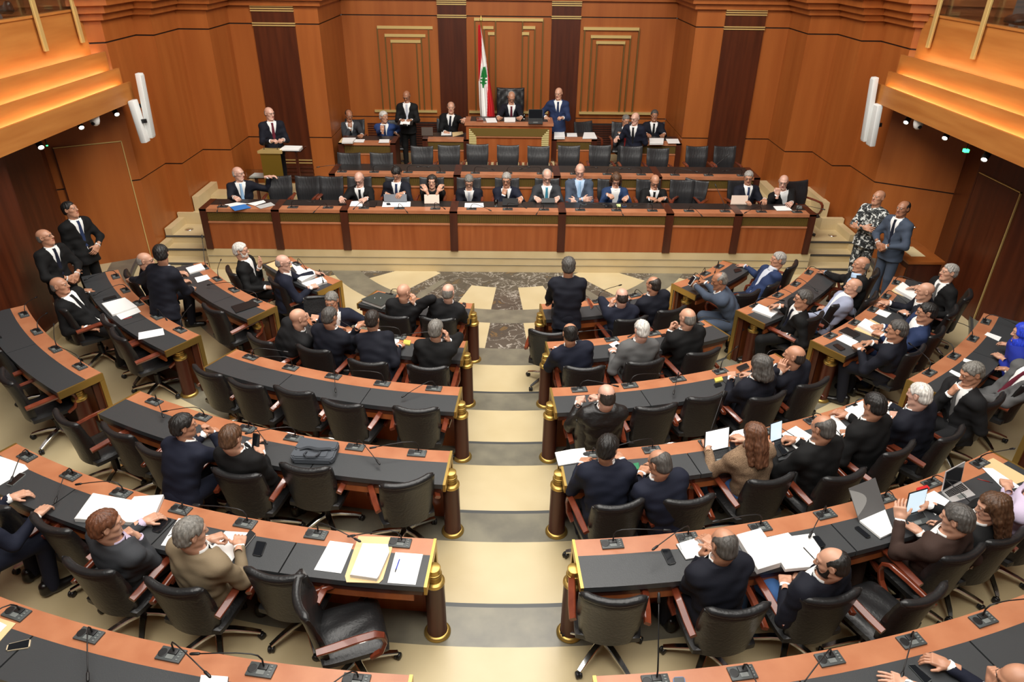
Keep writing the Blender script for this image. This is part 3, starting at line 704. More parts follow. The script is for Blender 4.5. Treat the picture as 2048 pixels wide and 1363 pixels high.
# ================================================================== people
def smin(a, b, k):
    h = np.maximum(k-np.abs(a-b), 0)/k
    return np.minimum(a, b)-h*h*k*.25
class Vox:
    """signed distance grid, filled piece by piece, meshed with surface nets"""
    def __init__(s, lo, hi, h):
        s.h = h; s.lo = np.array(lo)-2*h; s.n = np.ceil((np.array(hi)+2*h-s.lo)/h).astype(int)+1
        s.V = np.full(s.n, .2, np.float32); s.ax = [s.lo[i]+h*np.arange(s.n[i]) for i in range(3)]
    def sl(s, lo, hi):
        a = np.clip(np.floor((np.array(lo)-s.lo)/s.h).astype(int), 0, s.n-1); b = np.clip(np.ceil((np.array(hi)-s.lo)/s.h).astype(int)+1, 1, s.n)
        q = tuple(slice(i, max(j, i+1)) for i, j in zip(a, b))
        X = s.ax[0][q[0]][:, None, None]; Y = s.ax[1][q[1]][None, :, None]; Z = s.ax[2][q[2]][None, None, :]
        return q, X, Y, Z
    def add(s, fn, lo, hi, k=.03, m=.05):
        q, X, Y, Z = s.sl(np.array(lo)-m, np.array(hi)+m)
        s.V[q] = smin(s.V[q], fn(X, Y, Z), k)
    def sub(s, fn, lo, hi, k=.01, m=.05):
        q, X, Y, Z = s.sl(np.array(lo)-m, np.array(hi)+m)
        s.V[q] = -smin(-s.V[q], fn(X, Y, Z), k)
    def cap(s, a, b, ra, rb=None, k=.03, m=.05, sub=False):
        rb = ra if rb is None else rb; a = np.array(a, float); b = np.array(b, float); ba = b-a; L = max(ba@ba, 1e-9)
        def fn(X, Y, Z):
            t = np.clip(((X-a[0])*ba[0]+(Y-a[1])*ba[1]+(Z-a[2])*ba[2])/L, 0, 1)
            return np.sqrt((X-a[0]-t*ba[0])**2+(Y-a[1]-t*ba[1])**2+(Z-a[2]-t*ba[2])**2)-(ra+(rb-ra)*t)
        R = max(ra, rb); (s.sub if sub else s.add)(fn, np.minimum(a, b)-R, np.maximum(a, b)+R, k, m)
    def ell(s, c, r, k=.03, sub=False, M=None):
        c = np.array(c, float); r = np.array(r, float)
        def fn(X, Y, Z):
            x, y, z = X-c[0], Y-c[1], Z-c[2]
            if M is not None: x, y, z = (M[i][0]*x+M[i][1]*y+M[i][2]*z for i in range(3))
            k0 = np.sqrt((x/r[0])**2+(y/r[1])**2+(z/r[2])**2)+1e-6; k1 = np.sqrt((x/r[0]**2)**2+(y/r[1]**2)**2+(z/r[2]**2)**2)+1e-6
            return k0*(k0-1)/k1
        R = max(r) if M is not None else r
        (s.sub if sub else s.add)(fn, c-R, c+R, k)
    def mesh(s):
        V = s.V; h = s.h; n = np.array(V.shape); cn = n-1; ins = V < 0
        acc = np.zeros((*cn, 3), np.float32); cnt = np.zeros(cn, np.float32)
        base = np.indices(cn).transpose(1, 2, 3, 0)
        corners = [(i, j, k) for i in (0, 1) for j in (0, 1) for k in (0, 1)]
        def C(A, c): return A[c[0]:c[0]+cn[0], c[1]:c[1]+cn[1], c[2]:c[2]+cn[2]]
        for c in corners:
            for ax in range(3):
                if c[ax]: continue
                d = list(c); d[ax] = 1
                ia, ib = C(ins, c), C(ins, d); x = np.nonzero(ia != ib)
                if not len(x[0]): continue
                va, vb = C(V, c)[x], C(V, d)[x]; t = va/(va-vb)
                p = np.array(c, np.float32)[None].repeat(len(t), 0); p[:, ax] += t
                acc[x] += p; cnt[x] += 1
        act = cnt > 0; idx = np.full(cn, -1, np.int64); ii = np.nonzero(act); idx[ii] = np.arange(len(ii[0]))
        P = (acc[ii]/cnt[ii][:, None]+np.stack(ii, 1))*h+s.lo
        Q = []
        for ax, (o1, o2) in ((0, (1, 2)), (1, (2, 0)), (2, (0, 1))):
            a = [slice(1, -1)]*3; a[ax] = slice(0, -1); b = list(a); b[ax] = slice(1, None)
            A = ins[tuple(a)]; B = ins[tuple(b)]; x = np.nonzero(A != B)
            if not len(x[0]): continue
            c = np.stack(x, 1); c[:, [i for i in range(3) if i != ax]] += 1
            e1 = np.zeros(3, int); e1[o1] = 1; e2 = np.zeros(3, int); e2[o2] = 1
            q = np.stack([idx[tuple((c-e1-e2).T)], idx[tuple((c-e2).T)], idx[tuple(c.T)], idx[tuple((c-e1).T)]], 1)
            fl_ = ~A[x]; q[fl_] = q[fl_][:, ::-1]; Q.append(q)
        Q = np.concatenate(Q) if Q else np.zeros((0, 4), int); Q = Q[(Q >= 0).all(1)]
        return P.astype(np.float32), Q.astype(np.int32)
def np_mesh(name, P, Q, mats, mi=None):
    me = bpy.data.meshes.new(name); me.vertices.add(len(P)); me.vertices.foreach_set('co', np.ascontiguousarray(P, np.float32).ravel())
    me.loops.add(len(Q)*4); me.loops.foreach_set('vertex_index', np.ascontiguousarray(Q, np.int32).ravel())
    me.polygons.add(len(Q)); me.polygons.foreach_set('loop_start', np.arange(len(Q), dtype=np.int32)*4)
    for m in (mats if isinstance(mats, (list, tuple)) else [mats]): me.materials.append(m)
    if mi is not None: me.polygons.foreach_set('material_index', np.asarray(mi, np.int32))
    me.update(calc_edges=True); me.shade_smooth(); return me
def relax(P, Q, n=1, w=.5):
    for _ in range(n):
        A = np.zeros_like(P); c = np.zeros(len(P), np.float32)
        for i in range(4):
            a, b = Q[:, i], Q[:, (i+1) % 4]
            np.add.at(A, a, P[b]); np.add.at(A, b, P[a]); np.add.at(c, a, 1); np.add.at(c, b, 1)
        P = P*(1-w)+w*A/np.maximum(c, 1)[:, None]
    return P
# ---- head, hair and hand moulds (metres; y is where the face looks, x the person's right)
EYE = [(-.032, .079, .010), (.032, .079, .010)]
def head_vox(v):
    v.ell((0, -.015, .026), (.078, .099, .084), .02); v.ell((0, .022, -.035), (.063, .066, .084), .03); v.ell((0, .03, -.075), (.052, .053, .042), .025)
    v.cap((0, .072, -.098), (0, .07, -.096), .019, k=.025)
    for s in (-1, 1):
        v.cap((s*.042, .05, -.022), (s*.046, .035, -.02), .02, k=.02); v.cap((s*.045, .012, -.07), (s*.035, .045, -.092), .018, k=.025)
        v.cap((s*.012, .085, .031), (s*.047, .064, .029), .0085, k=.018)
        v.cap((s*.032, .104, .011), (s*.034, .104, .010), .0155, k=.012, sub=True)
        v.cap(EYE[0] if s < 0 else EYE[1], np.array(EYE[0] if s < 0 else EYE[1])-.001, .0125, k=.003)
        v.cap((s*.012, .096, -.031), (s*.011, .094, -.031), .008, k=.008)
        M = [(math.cos(s*.35), math.sin(s*.35), 0), (-math.sin(s*.35), math.cos(s*.35), 0), (0, 0, 1)]
        v.ell((s*.079, -.014, -.002), (.0085, .021, .033), .006, M=M); v.ell((s*.089, -.008, .002), (.007, .011, .02), .006, sub=True)
    v.cap((0, .084, .018), (0, .108, -.027), .009, .0125, k=.014)
    v.cap((-.017, .085, -.060), (.017, .085, -.060), .0075, k=.006); v.cap((-.015, .084, -.071), (.015, .084, -.071), .0075, k=.006)
    v.cap((0, -.024, -.05), (0, -.036, -.21), .056, .064, k=.03)
HV = Vox((-.1, -.125, -.21), (.1, .125, .125), .0046); head_vox(HV)
HP_, HQ = HV.mesh(); HP_ = HP_.astype(np.float32)
_c = HP_[HQ].mean(1)
HMI = np.zeros(len(HQ), int)
for e in EYE:
    d = np.linalg.norm(_c-np.array(e), axis=1); HMI[(d < .0145) & (_c[:, 1] > .083)] = 1
    d2 = np.hypot(_c[:, 0]-e[0], _c[:, 2]-e[2]); HMI[(d < .0155) & (d2 < .0062) & (_c[:, 1] > .083)] = 2
HMI[(np.abs(_c[:, 0]) < .023) & (np.abs(_c[:, 2]+.0655) < .0105) & (_c[:, 1] > .082)] = 3
def hair_vox(style):
    v = Vox((-.125, -.165, -.30 if style in ('long', 'bob', 'scarf') else -.15), (.125, .13, .16), .0055)
    off = {'short': .0075, 'thick': .013, 'fringe': .007, 'thin': .0075, 'long': .014, 'bob': .014, 'mane': .015, 'scarf': .016, 'beard': .0, 'stubble': .0, 'moustache': 0}[style]
    if style == 'moustache':
        v.cap((-.02, .088, -.053), (0, .098, -.049), .006, .008); v.cap((.02, .088, -.053), (0, .098, -.049), .006, .008); return v.mesh()
    if style == 'beard':
        v.ell((0, .03, -.077), (.060, .066, .052), .02); v.cap((-.024, .086, -.052), (.024, .086, -.052), .010, k=.015)
        for s in (-1, 1): v.cap((s*.064, .006, -.01), (s*.05, .03, -.08), .013, .02, k=.02)
        v.cap((-.013, .094, -.066), (.013, .094, -.066), .011, k=.006, sub=True); return v.mesh()
    v.ell((0, -.015, .028), (.078+off, .099+off, .086+off), .02); v.ell((0, -.035, -.03), (.07+off, .078+off*.8, .075), .02)
    if style in ('long', 'bob', 'mane'):
        L = {'long': -.27, 'bob': -.15, 'mane': -.12}[style]
        for s in (-1, 1):
            v.cap((s*.06, -.02, .06), (s*.082, -.02, -.08), .035, .034, k=.03); v.cap((s*.082, -.02, -.08), (s*.07, -.045 if style != 'long' else -.03, L), .034, .028, k=.03)
        v.cap((0, -.08, .05), (0, -.1, -.1), .06, .05, k=.03); v.cap((-.03, -.095, -.08), (-.035, -.1, L), .042, .034, k=.04); v.cap((.03, -.095, -.08), (.035, -.1, L), .042, .034, k=.04)
    if style == 'scarf':
        v.cap((0, -.03, -.05), (0, -.03, -.2), .09, .12, k=.05); v.cap((0, .03, -.12), (0, .04, -.24), .07, .09, k=.05)
    # carve the face and the hairline
    def face(X, Y, Z):
        if style == 'scarf': return np.sqrt(((X)/.062)**2+((Z+.01)/.082)**2)*.06-.06+np.where(Y > .02, 0, (.02-Y))
        if style in ('long', 'bob', 'mane'):
            w = .060; zl = .07
            d = np.maximum(np.maximum(np.abs(X)-w, Z-zl), .018-Y); return d
        zl = np.interp(Y, [-.13, -.09, -.045, -.02, .012, .04, .058, .085], [-.085, -.082, -.055, -.03, .0, .02, .056, .064])
        if style == 'thin': zl = np.where(Y > .0, zl+np.clip(Y, 0, .06)*.75, zl)
        return zl-Z
    q, X, Y, Z = v.sl(v.lo, v.lo+v.h*v.n)
    fc = face(X, Y, Z)
    if style in ('short', 'thick', 'thin', 'fringe'): v.V[q] += (.007 if style != 'thick' else .008)*np.clip(1+fc/.024, 0, 1)
    v.V[q] = np.maximum(v.V[q], fc if style in ('short', 'thick', 'thin', 'fringe') else -fc)
    if style in ('short', 'thick', 'thin', 'fringe'):
        v.V[q] = np.maximum(v.V[q], .0-(np.sqrt(((np.abs(X)-.082)/1)**2+((Y+.012)/1.4)**2+((Z+.004)/1.5)**2)-.024))
    if style == 'fringe':
        tl = np.interp(Y, [-.12, -.06, .0, .05], [.042, .042, .034, .010]); v.V[q] = np.maximum(v.V[q]+.0075*np.clip((Z-tl+.04)/.04, 0, 1), Z-tl)
    if style == 'thin':
        tl = np.interp(Y, [-.12, -.085, -.05, .0, .05], [.16, .115, .086, .066, .036])+.0*X; v.V[q] = np.maximum(v.V[q]+.0075*np.clip((Z-tl+.035)/.035, 0, 1), Z-tl)
    if style != 'scarf':
        amp = .0042 if style not in ('fringe', 'thin') else .0022
        a = np.arctan2(X, Y+.05)
        v.V[q] += amp*(np.sin(a*17+Z*38)*.5+np.sin(X*150+Y*60)*np.sin(Z*95+X*40)*.5).astype(np.float32)
    else:
        v.V[q] += .005*np.sin(Z*60+np.abs(X)*50+Y*25).astype(np.float32)
    return v.mesh()
HAIRM = {}
def hair_data(style, m):
    k = (style, m.name)
    if k not in HAIRM:
        if style not in HAIRM: HAIRM[style] = hair_vox(style)
        P, Q = HAIRM[style]; HAIRM[k] = np_mesh('hair_'+style, P, Q, m)
    return HAIRM[k]
def hand_mould(c1, c2, c3, spread=1.0, thumb=0.0):
    v = Vox((-.10, -.06, -.09), (.06, .20, .04), .0046)
    def bx(X, Y, Z):
        qx = np.abs(X)-(.030+.006*np.clip(Y/.09, 0, 1)); qy = np.abs(Y-.048)-.034; qz = np.abs(Z)-.004
        return np.sqrt(np.maximum(qx, 0)**2+np.maximum(qy, 0)**2+np.maximum(qz, 0)**2)+np.minimum(np.maximum(qx, np.maximum(qy, qz)), 0)-.0095
    v.add(bx, (-.05, 0, -.02), (.05, .1, .02), .012)
    v.cap((0, -.06, 0), (0, .02, 0), .025, .025, k=.02)
    for x, L, dx in ((-.0305, .074, -.10), (-.0105, .082, -.02), (.0105, .077, .06), (.0295, .060, .14)):
        p = np.array([x, .086, 0]); a = 0; d0 = dx*spread
        for fr, c, r0, r1 in ((.45, c1, .0092, .0086), (.30, c2, .0086, .0080), (.25, c3, .0080, .0070)):
            a += math.radians(c+(x*120)); d = np.array([math.sin(d0)*math.cos(a), math.cos(d0)*math.cos(a), -math.sin(a)]); q = p+d*L*fr
            v.cap(p, q, r0, r1, k=.003); p = q
    p = np.array([-.026, .018, -.004]); d = np.array([-.70+thumb*.5, .68, -.22-thumb*.5]); d /= np.linalg.norm(d); q = p+d*.045; v.cap(p, q, .0135, .0105, k=.014)
    d = np.array([-.38+thumb*.8, .88, -.22-thumb*.4]); d /= np.linalg.norm(d); r = q+d*.034; v.cap(q, r, .0105, .0085, k=.004)
    return v.mesh()
HANDS = dict(flat=hand_mould(6, 12, 8), relax=hand_mould(24, 32, 20), hold=hand_mould(52, 62, 40, .5, .5), fist=hand_mould(78, 92, 60, .2, .8))
def unit(v): v = np.array(v, float); return v/max(np.linalg.norm(v), 1e-9)
SKIN = {}
def skin(k):
    c = dict(a=(206, 156, 130), b=(190, 138, 110), c=(166, 114, 86), p=(214, 168, 148))[k]
    return mat('skin_'+k, c, .42, var=(tuple(int(x*.93) for x in c), 14, (1, 1, 1), .35, .7))
M_EYEW = mat('eye_white', (176, 164, 154), .4); M_IRIS = mat('eye_iris', (40, 26, 20), .25)
def lipmat(k): return mat('lip_'+k, dict(a=(186, 112, 100), b=(168, 100, 86), c=(140, 84, 70), p=(196, 118, 110))[k], .45)
HCOL = dict(black=(20, 18, 17), dark=(36, 30, 26), brown=(66, 44, 28), red=(80, 46, 28), auburn=(80, 50, 32), grey=(96, 93, 88), dgrey=(62, 59, 56), lgrey=(128, 124, 119), white=(172, 169, 163), blue=(28, 52, 170))
def hairmat(k):
    c = HCOL[k]; return mat('hair_'+k, c, .5, var=(tuple(min(255, int(x*1.35+8)) for x in c), 60, (1, 1, .25), .35, .7), bump=(90, .5, (1, 1, .3)))
CLO = dict(black=(23, 23, 25), jet=(15, 15, 16), navy=(22, 26, 42), dnavy=(19, 21, 32), blue=(36, 50, 84), bblue=(44, 68, 120), steel=(66, 76, 92), dgrey=(50, 52, 56), grey=(92, 92, 92), mgrey=(56, 58, 62), tan=(132, 116, 92), brown=(58, 42, 36),
           lav=(150, 156, 178), white=(236, 236, 234), sky=(176, 200, 228), jeans=(66, 104, 158), denim=(36, 56, 92), camo=(60, 62, 60), royal=(28, 44, 140), lilac=(200, 186, 210), teal=(60, 140, 166), maroon=(98, 30, 46), red=(160, 40, 40), lblue=(150, 186, 220), silver=(190, 194, 204), tweed=(150, 120, 92))
def cloth(k):
    if 'cloth_'+k in MATS: return MATS['cloth_'+k]
    if k == 'camo':
        m = mat('cloth_camo', (40, 42, 42), .85); nt = m.node_tree; b = nt.nodes['Principled BSDF']
        tc = nt.nodes.new('ShaderNodeTexCoord'); n = nt.nodes.new('ShaderNodeTexNoise'); n.inputs['Scale'].default_value = 17; n.inputs['Detail'].default_value = 1.2; n.inputs['Distortion'].default_value = .9
        r = nt.nodes.new('ShaderNodeValToRGB'); r.color_ramp.interpolation = 'CONSTANT'; e = r.color_ramp.elements
        e[0].position = 0; e[0].color = lin((26, 28, 30)); e[1].position = .43; e[1].color = lin((84, 88, 88))
        k1 = e.new(.5); k1.color = lin((26, 28, 30)); k2 = e.new(.56); k2.color = lin((206, 208, 204))
        nt.links.new(tc.outputs['Object'], n.inputs[0]); nt.links.new(n.outputs['Fac'], r.inputs[0]); nt.links.new(r.outputs[0], b.inputs['Base Color']); return m
    if k == 'tweed': return mat('cloth_tweed', (168, 140, 110), .9, var=((104, 78, 58), 210, (1, 1, 1), .38, .62), bump=(210, .9, (1, 1, 1)))
    if k == 'leather': return mat('cloth_leather', (22, 21, 21), .46, bump=(26, .6, (1, 1, 1)))
    return mat('cloth_'+k, CLO[k], .82, spec=.3, bump=(220, .15, (1, 1, 1)))
SS = [-.16, -.06, 0, .10, .22, .33, .41, .46, .50, .54]
SWD = [.186, .186, .180, .166, .176, .190, .188, .165, .110, .070]
SDP = [.150, .142, .136, .122, .128, .132, .122, .105, .082, .066]
def lathe_np(c, axis, prof, n=18):
    axis = unit(axis); a = unit(np.cross(axis, (0.31, .9, .2))); b = np.cross(axis, a); P = []; Q = []
    for r, z in prof:
        for i in range(n): t = 2*PI*i/n; P.append(c+axis*z+a*r*math.cos(t)+b*r*math.sin(t))
    for j in range(len(prof)-1):
        for i in range(n): Q.append((j*n+i, j*n+(i+1) % n, (j+1)*n+(i+1) % n, (j+1)*n+i))
    return np.array(P, np.float32), np.array(Q, np.int32)
def join(parts):
    P = []; Q = []; mi = []; o = 0
    for p, q, m in parts:
        P.append(p); Q.append(q+o); o += len(p); mi.append(np.full(len(q), m) if np.isscalar(m) else m)
    return np.concatenate(P), np.concatenate(Q), np.concatenate(mi)
def shoe_mesh():
    v = Vox((-.06, -.11, -.005), (.06, .22, .12), .011)
    v.cap((0, -.05, .045), (0, .02, .05), .042, .042, k=.03); v.cap((0, .02, .04), (.0, .16, .03), .044, .036, k=.03); v.cap((0, -.055, .05), (0, -.055, .1), .04, .042, k=.03)
    q, X, Y, Z = v.sl(v.lo, v.lo+v.h*v.n); v.V[q] = np.maximum(v.V[q], .004-Z); return v.mesh()
SHOE = np_mesh('shoe', *shoe_mesh(), mat('shoe_leather', (20, 18, 17), .3))
def glasses_mesh():
    bm = bmesh.new()
    for s in (-1, 1):
        pts = [(s*.033+.021*math.cos(t), .097-.25*abs(.021*math.cos(t)*s+.0)*.4, .010+.016*math.sin(t)) for t in [2*PI*i/14 for i in range(15)]]
        tube(bm, pts, .0015, 5); tube(bm, [(s*.054, .093, .014), (s*.076, .07, .014), (s*.084, -.01, .010)], .0015, 5)
    tube(bm, [(-.012, .099, .014), (.012, .099, .014)], .0016, 5)
    me = bpy.data.meshes.new('glasses'); bm.to_mesh(me); bm.free(); me.materials.append(mat('spectacle_frame', (34, 30, 28), .3)); me.shade_smooth(); return me
GLASSES = glasses_mesh()
NPERS = [0]
def person(label, px, py, zf, mode='s', hd=0.0, hy=0, hp=8, lean=14, side=0, L='D', R='D', suit='navy', shirt='white', tie=None, hair='short', hcol='dark', sk='a', sc=1.0, trousers=None, glasses=False,
           beard=None, desk=.79, front=True, yaw_fix=None, hz=None, kind='suit', hroll=0, py_plane=None, legs=None, hunch=.03, spread=.10, belly=0.0, tuck=False, sit=True):
    NPERS[0] += 1; rs = np.random.RandomState(NPERS[0]*7+3)
    st = mode == 't'; U = np.array([0, 0, 1.0]); la = math.radians(lean)
    SPN = .47*sc; HC = .178*sc; hipz = (.92 if st else .565)*sc if st else .565
    zc = hipz+SPN*math.cos(la)+HC*math.cos(la*.5) if hz is None else hz
    Hc = np.array(at(px, py, zf+zc)) if py_plane is None else np.array(aty(px, py, py_plane))
    if isinstance(hd, tuple): hd = radial(Hc[:2])+hd[0]
    a = math.radians(hd); f = np.array([math.sin(a), math.cos(a), 0]); r = np.array([math.cos(a), -math.sin(a), 0])
    sa = math.radians(side); t = unit(U*math.cos(la)+f*math.sin(la)+r*math.sin(sa)); tn = unit(t*.5+U*.5)
    N = Hc-tn*HC; Pv = N-t*SPN                       # C7 and hip centre
    if not st and py_plane is None and sit:           # sit down on the nearest free chair, keeping the head where it is seen
        best = None
        for q in SEATS:
            if q[4] or abs(q[2]-zf) > .02: continue
            dd = math.hypot(q[0]-Pv[0], q[1]-Pv[1])
            if dd < .42 and (best is None or dd < best[0]): best = (dd, q)
        if best:
            q = best[1]; q[4] = 1; Pv0 = np.array([Pv[0], Pv[1], zf+.55]); mv = np.array([q[0], q[1], zf+.55])-Pv0; mv *= min(1, .34/max(np.linalg.norm(mv), 1e-6)); t0 = t
            for fac in (1, .8, .6, .4, .2, 0):
                c = Pv0+mv*fac; opts = []
                for z_ in np.arange(.98, 1.42, .01):
                    h_ = np.array(at(px, py, zf+z_)); n_ = h_-unit(h_-c)*HC*.5-U*HC*.5
                    opts.append((abs(np.linalg.norm(n_-c)-SPN), z_, h_, n_))
                o = min(opts, key=lambda k: k[0]); t1 = unit(o[3]-c)
                if math.degrees(math.acos(min(1, t1@t0))) < 27: break
            Hc, N, Pv = o[2], o[3], c; t = t1; SPN = float(np.linalg.norm(N-Pv))
            tn = unit(Hc-N)
    tf = unit(f-t*(f@t)); tr = np.cross(tf, t)       # torso frame
    ya = a+math.radians(hy); pa = math.radians(hp); ra = math.radians(hroll)
    hf = np.array([math.sin(ya)*math.cos(pa), math.cos(ya)*math.cos(pa), -math.sin(pa)]); hr = unit(np.cross(hf, U)); hu = np.cross(hr, hf)
    hr, hu = hr*math.cos(ra)-hu*math.sin(ra), hu*math.cos(ra)+hr*math.sin(ra)
    HM = np.stack([hr, hf, hu], 1)*sc*.95
    org = np.array([Pv[0], Pv[1], zf])
    swd = np.array(SWD)*sc; sdp = (np.array(SDP)+np.interp(SS, [0, .1, .3], [belly, belly, 0]))*sc; ss = np.array(SS)*sc
    def spine(s): q = np.clip(s/SPN, 0, 1); return -hunch*4*q*(1-q)
    Sh = {}; arms = {}
    for s, code in ((-1, L), (1, R)):
        sh = N-t*.055*sc+tr*s*.165*sc+tf*.0
        l1, l2 = .295*sc, .255*sc; pole = -U*.9+r*s*.45-f*.25; pose = 'relax'
        zd = zf+desk
        if isinstance(code, tuple):
            T = np.array(at(code[0], code[1], zf+code[2])); pose = code[3] if len(code) > 3 else 'relax'
            d = T-sh; d[2] *= .25; hdir = unit(unit(d)-r*s*.35); W = T-hdir*.075; nr = U+r*s*.35
            if len(code) > 4: hdir = unit(f*code[4][0]+r*code[4][1]+U*code[4][2]); W = T-hdir*.075; nr = f*code[5][0]+r*code[5][1]+U*code[5][2]
            if code[2] > 1.0: pole = -U*.8+r*s*.6
        elif code == 'D': W = N*1+f*.36+r*s*.19; W[2] = zd+.02; hdir = unit(f-r*s*.45); nr = U
        elif code == 'd': W = N+f*.34+r*s*.115; W[2] = zd+.025; hdir = unit(f*.6-r*s*.8); nr = U+f*.2; pose = 'hold'
        elif code == 'L': W = Pv+f*.30+r*s*.10; W[2] = zf+.68 if not st else Pv[2]; hdir = unit(f*.7-r*s*.7); nr = U
        elif code == 'A': W = Pv+r*s*.27+f*.26; W[2] = zf+.71; hdir = unit(f-r*s*.1-U*.15); nr = U
        elif code == 'C': W = Hc+hf*.115*sc-U*.205*sc+hr*s*.03; hdir = unit(U-hf*.35-r*s*.2); nr = hf+r*s*.3; pose = 'fist'; pole = -U*.9+r*s*.3+f*.2
        elif code == 'K': W = Hc+hr*s*.115*sc+hf*.065-U*.165*sc; hdir = unit(U*.9-hr*s*.18+hf*.05); nr = hr*s+hf*.2; pole = -U*.8+r*s*.5+f*.2
        elif code == 'X': W = N-t*(.26 if s > 0 else .29)+tf*.235-tr*s*.06; hdir = unit(-tr*s-tf*.15); nr = tf+t*.4; pose = 'flat'; pole = -U*.5+r*s*.9
        elif code == 'S': W = sh-U*.54*sc+r*s*.04+f*.03; hdir = -U; nr = r*s; pole = -f+r*s*.4
        elif code == 'F': W = Pv+f*.235+r*s*.075+U*.10*sc; hdir = unit(-r*s*.75-U*.6+f*.1); nr = f+U*.3; pole = -f*.3+r*s*.9-U*.4
        elif code == 'H': W = N+f*.30-U*.27+r*s*.11; hdir = unit(f*.7-r*s*.6+U*.2); nr = U+r*s*.3; pose = 'hold'
        d = W-sh; D = np.linalg.norm(d)
        if D > (l1+l2)*.985: 
            ex = D/((l1+l2)*.985)
            if ex > 1.25: W = sh+d/ex*1.25; d = W-sh; D = np.linalg.norm(d); ex = 1.25
            l1 *= ex; l2 *= ex
        x = (D*D+l1*l1-l2*l2)/(2*max(D, 1e-4)); hgt = math.sqrt(max(l1*l1-x*x, 0)); dn = d/max(D, 1e-4)
        pp = unit(pole-dn*(pole@dn)); E = sh+dn*x+pp*hgt
        nr = unit(nr-hdir*(nr@hdir)); arms[s] = (sh, E, W, hdir, nr, pose)
    # ---- legs
    lg = {}
    for s in (-1, 1):
        hip = Pv+r*s*.085*sc-U*.0
        if st: kn = hip-U*.44*sc+f*.02+r*s*.01; an = np.array([hip[0], hip[1], zf+.085])-f*.03+r*s*.015
        else:
            kn = hip+f*.42+r*s*spread*.6; kn[2] = zf+.53; an = kn-f*.06; an[2] = zf+.10
            if lean > 20: an = an-f*.08
            if tuck: kn = kn-f*.06; an = kn-f*.24; an[2] = zf+.10
        if legs and s in legs: kn, an = legs[s](hip, kn, an, f, r, U)
        lg[s] = (hip, kn, an)
    # ---- body: head, neck, hands as moulded skin over one inner frame
    W_ = np.clip((-.075-HP_[:, 2])/.10, 0, 1)[:, None]; W_ = W_*W_*(3-2*W_)
    Ph = Hc+HP_@HM.T; NM = np.stack([tr, tf, t], 1)*sc
    Pn = N+(HP_-np.array([0, -.035, -.172]))@NM.T+tf*.005
    parts = [((Ph*(1-W_)+Pn*W_).astype(np.float32), HQ, HMI)]
    for s in (-1, 1):
        sh, E, W, hdir, nr, pose = arms[s]; hp_, hq = HANDS[pose]; X = np.cross(hdir, nr); M = np.stack([X, hdir, nr], 1)*sc*1.03
        q = hp_.copy(); qq = hq
        if s < 0: q[:, 0] *= -1; qq = hq[:, ::-1]
        parts.append(((W+q@M.T).astype(np.float32), qq, 0))
        for A, B, r0, r1 in ((N-t*.1, sh, .05, .045), (sh, E, .045, .036), (E, W, .036, .025)):
            dv = B-A; parts.append((*lathe_np(A, dv, [(.002, -.01), (r0, 0), (r1, np.linalg.norm(dv)), (.002, np.linalg.norm(dv)+.01)], 8), 0))
        hip, kn, an = lg[s]
        for A, B, r0, r1 in ((Pv, hip, .07, .07), (hip, kn, .065, .05), (kn, an, .048, .034)):
            dv = B-A; parts.append((*lathe_np(A, dv, [(.002, -.01), (r0, 0), (r1, np.linalg.norm(dv)), (.002, np.linalg.norm(dv)+.01)], 8), 0))
    parts.append((*lathe_np(Pv, t, [(.01, -.06*sc), (.075, -.03), (.06, .15*sc), (.06, .3*sc), (.06, .4*sc), (.05, .47*sc), (.01, .5*sc)], 12), 0))
    P, Q, mi = join(parts)
    body = bpy.data.objects.new('person', np_mesh('person', P-org, Q, [skin(sk), M_EYEW, M_IRIS, lipmat(sk)], mi)); link(body); body.location = org
    tag(body, label, 'person')
    def child(nm, me, M=None):
        o = bpy.data.objects.new(nm, me); link(o, body)
        if M is not None: o.matrix_local = M
        return o
    HMX = Matrix(((*HM[0], Hc[0]-org[0]), (*HM[1], Hc[1]-org[1]), (*HM[2], Hc[2]-org[2]), (0, 0, 0, 1)))
    if hair: child('headscarf' if hair == 'scarf' else 'hair', hair_data(hair, hairmat(hcol)), HMX)
    if beard: child('beard' if beard == 'beard' else 'moustache', hair_data(beard, hairmat(hcol)), HMX)
    if glasses: child('glasses', GLASSES, HMX)
    # ---- jacket
    pts = [N+t*.06, Pv-t*.16*sc]+[p for s in (-1, 1) for p in arms[s][:3]]
    lo = np.min(pts, 0)-.10; hi = np.max(pts, 0)+.10
    lo = np.minimum(lo, Pv-np.array([.22, .22, .2])); hi = np.maximum(hi, Pv+np.array([.22, .22, .1])); lo = np.minimum(lo, N-.22); hi = np.maximum(hi, N+np.array([.22, .22, .07]))
    v = Vox(lo, hi, .0125)
    bot = -.15*sc if st else -.09*sc
    def coords(X, Y, Z):
        x, y, z = X-Pv[0], Y-Pv[1], Z-Pv[2]
        s_ = x*t[0]+y*t[1]+z*t[2]; return x*tr[0]+y*tr[1]+z*tr[2], x*tf[0]+y*tf[1]+z*tf[2]-spine(s_), s_
    def torso(X, Y, Z):
        xl, yf, s_ = coords(X, Y, Z); w = np.interp(s_, ss, swd); d = np.interp(s_, ss, sdp); d = np.where(yf < 0, d*.9, d)
        q = (np.abs(xl/w)**2.5+np.abs(yf/d)**2.5)**.4
        return np.maximum(np.maximum((q-1)*np.minimum(w, d)*.95, bot-s_), s_-.505*sc)
    v.add(torso, Pv-.30+np.minimum(t*.3, 0), np.maximum(N, Pv)+.26, .02, .02)
    sr = .082*sc
    for s in (-1, 1):
        sh = arms[s][0]; v.cap(N-t*.035*sc+tr*s*.05*sc, sh+t*.006-tr*s*.005, .062*sc, .066*sc, k=.04)
    q, X, Y, Z = v.sl(v.lo, v.lo+v.h*v.n); xl, yf, s_ = coords(X, Y, Z)
